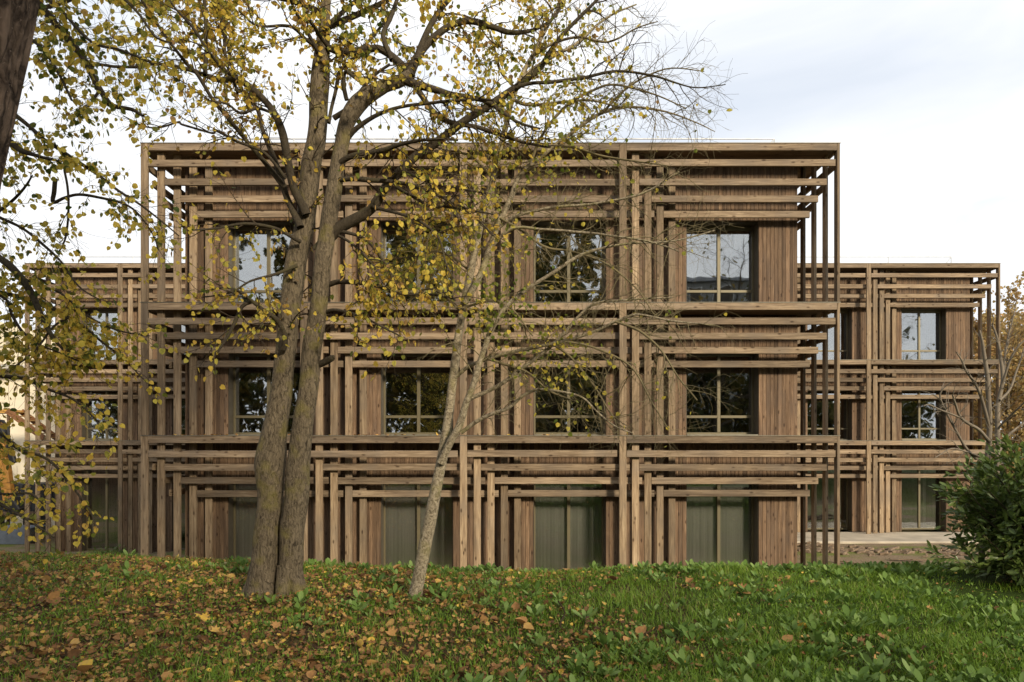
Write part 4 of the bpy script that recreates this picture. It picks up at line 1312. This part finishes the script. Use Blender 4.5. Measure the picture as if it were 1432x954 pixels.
# ------------------------------------------------------------------ far side: cream house, stair, digger, container
cream = flat_mat('cream render', (.68, .6, .46), .85, vary=.08, scale=1.)
root = empty('cream_house', (-33, 38, -2.7), 'cream rendered house with horizontal siding, seen past the shaded block', 'building')
h = MB()
h.box(-46, -19.5, 38., 46., -2.7, 5.95, .02)
for z in (-1.2, .2, 1.6, 3., 4.4):
    h.box(-46, -19.49, 37.985, 37.998, z, z + .012, .002)
h.build('wall', cream, root)
l_ = MB()
l_.box(-46, -28.1, 37.2, 45.8, 6.2, 8.6, .02)
for k_ in range(9):
    l_.obox((-46.1, 37.12, 6.35 + k_ * .26), (-28.0, 37.12, 6.35 + k_ * .26), .05, .2, .005)
l_.build('siding', flat_mat('pale siding', (.76, .66, .47), .7, vary=.08), root)
MB().box(-46.2, -26.3, 36.9, 46.2, 5.96, 6.16, .01).build('cornice', flat_mat('stone cornice', (.45, .42, .38), .8), root)
w_ = MB()
w_.box(-25.2, -24.3, 37.93, 37.99, .7, 2.5, .01)
ww = w_.build('window', flat_mat('grey frame', (.3, .31, .32), .5), root)
MB().box(-25.12, -24.38, 37.9, 37.925, .78, 2.42, .002).build('pane', M['glass'], ww)

root = empty('stair', (-23.5, 34.5, -2.7), 'brown outdoor stair climbing along the cream house', 'stair')
s_ = MB()
pA, pB = np.array([-25.3, 34.2, 3.55]), np.array([-21.0, 34.2, .3])
for dy_ in (0, 1.):
    s_.obox(pA + [0, dy_, 0], pB + [0, dy_, 0], .07, .3)
s_.build('stringer', flat_mat('rust brown steel', (.2, .09, .035), .6), root)
t_ = MB()
for k_ in range(15):
    q = pA + (pB - pA) * (k_ + .5) / 15
    t_.box(q[0] - .14, q[0] + .14, 34.25, 35.15, q[2] + .03, q[2] + .07)
t_.build('tread', flat_mat('stair tread timber', (.45, .27, .09), .7), root)
MB().box(-26.6, -25.2, 34.2, 35.2, 3.42, 3.6).build('landing', flat_mat('landing timber', (.5, .27, .06), .7), root)
lg = MB()
for x in (-26.5, -25.3): lg.box(x - .05, x + .05, 34.25, 34.35, -2.7, 3.41)
lg.build('leg', flat_mat('brown steel leg', (.12, .07, .04), .6), root)

orange = flat_mat('machine orange', (.4, .19, .035), .55, vary=.4)
blackm = flat_mat('black rubber and steel', (.012, .012, .014), .5)
root = empty('excavator', (-25.5, 31, -2.7), 'orange digger arm with black bucket linkage beside the cream house', 'excavator')
ex = MB()
pt = [at(-66, 560, 31.), at(-26, 560, 31.), at(-4, 600, 31.), at(5, 640, 31.), at(13, 700, 31.)]
for a, b_, w in ((0, 1, .5), (1, 2, .5), (2, 3, .48), (3, 4, .42)):
    ex.obox(pt[a], pt[b_], .32, w, .03)
ex.build('arm', orange, root)
hb = MB()
c0 = at(3, 606, 30.6)
hb.tube([at(-6, 588, 30.7), at(4, 589, 30.7), at(10, 598, 30.7), at(12, 612, 30.7), at(11, 628, 30.7)], .07, 8)
hb.obox(at(0, 600, 30.7), at(8, 612, 30.7), .3, .3, .04)
hb.obox(at(12, 622, 30.7), at(19, 648, 30.7), .2, .26, .04)
hb.build('hydraulics', blackm, root)
bk = MB()
bk.obox(at(18, 698, 31.), at(30, 716, 31.), .8, .5, .05)
bk.build('bucket', blackm, root)
cb = MB(); cb.box(-29.4, -26.6, 30.2, 32.6, -1.9, .4, .1).box(-29.2, -27.6, 30.3, 31.6, .41, 1.9, .12)
cb.build('cab', orange, root)
tk = MB(); tk.box(-29.8, -26., 30., 30.6, -2.7, -1.95, .2).box(-29.8, -26., 32.2, 32.8, -2.7, -1.95, .2)
tk.build('track', blackm, root)

root = empty('container', (-23.2, 33, -2.7), 'dark low site container behind the posts of the shaded block', 'container')
ct = MB(); ct.box(-25.6, -21.1, 32.4, 33.9, -1.35, -.02, .03)
for k_ in range(22): ct.box(-25.5 + k_ * .2, -25.4 + k_ * .2, 32.37, 32.398, -1.3, -.08, .01)
ct.build('body', flat_mat('dark blue steel', (.018, .02, .026), .5), root)
MB().box(-25.7, -21., 32.3, 33.95, -1.55, -1.354, .02).build('skid', flat_mat('rusty skid', (.12, .08, .05), .7), root)
for x in (-25.4, -23.3, -21.4): MB().box(x, x + .3, 32.5, 33.8, -2.7, -1.554, .02).build('foot', blackm, root)
root = empty('barrow', (-23.0, 31.3, -2.7), 'blue grey steel skip tub standing in front of the dark container', 'skip')
bb = bpy.data.meshes.new('tub')
bb.from_pydata([(-1, -.5, 0), (1, -.5, 0), (1, .5, 0), (-1, .5, 0), (-1.35, -.6, .75), (1.35, -.6, .75), (1.35, .6, .75), (-1.35, .6, .75), (-1.3, -.55, .75), (1.3, -.55, .75), (1.3, .55, .75), (-1.3, .55, .75), (-.95, -.45, .1), (.95, -.45, .1), (.95, .45, .1), (-.95, .45, .1)], [],
               [(3, 2, 1, 0), (0, 1, 5, 4), (1, 2, 6, 5), (2, 3, 7, 6), (3, 0, 4, 7), (4, 5, 9, 8), (5, 6, 10, 9), (6, 7, 11, 10), (7, 4, 8, 11), (8, 9, 13, 12), (9, 10, 14, 13), (10, 11, 15, 14), (11, 8, 12, 15), (12, 13, 14, 15)])
bb.update()
link('tub', bb, flat_mat('blue grey steel', (.13, .15, .19), .5), root, (-23., 31.3, -2.68))
root.name = 'skip_tub'

# low dark plant at the foot of the shaded block
px_, py_ = at(150, 758, 26.)[0], 26.
root = empty('shrub', (px_, py_, gz(px_, py_)), 'low dark blue green shrub at the foot of the shaded block', 'shrub')
P, A, Nn, Sz, Ti = [], [], [], [], []
sq = []
for i in range(70):
    a = rng.uniform(0, 6.28); el = rng.uniform(.2, 1.3); ln_ = rng.uniform(.35, .8)
    d = nrm(np.array([math.cos(a) * 1.5, math.sin(a), el]))
    b0 = np.array([px_, py_, gz(px_, py_)])
    sq.append((np.array([b0, b0 + d * ln_ * .5, b0 + d * ln_]), np.array([.008, .006, .003])))
    for k_ in range(10):
        P.append(b0 + d * ln_ * rng.uniform(.3, 1.1) + rand3() * .05); A.append(nrm(d + rand3() * .5)); Nn.append(rand3()); Sz.append(rng.uniform(.08, .16)); Ti.append(rng.uniform(.1, .7))
limb_mesh('stem', sq, M['twig'], root, 4, 0)
leaves_mesh('crown', P, A, Nn, Sz, Ti, 'lance', M['leaf_laurel'], root)
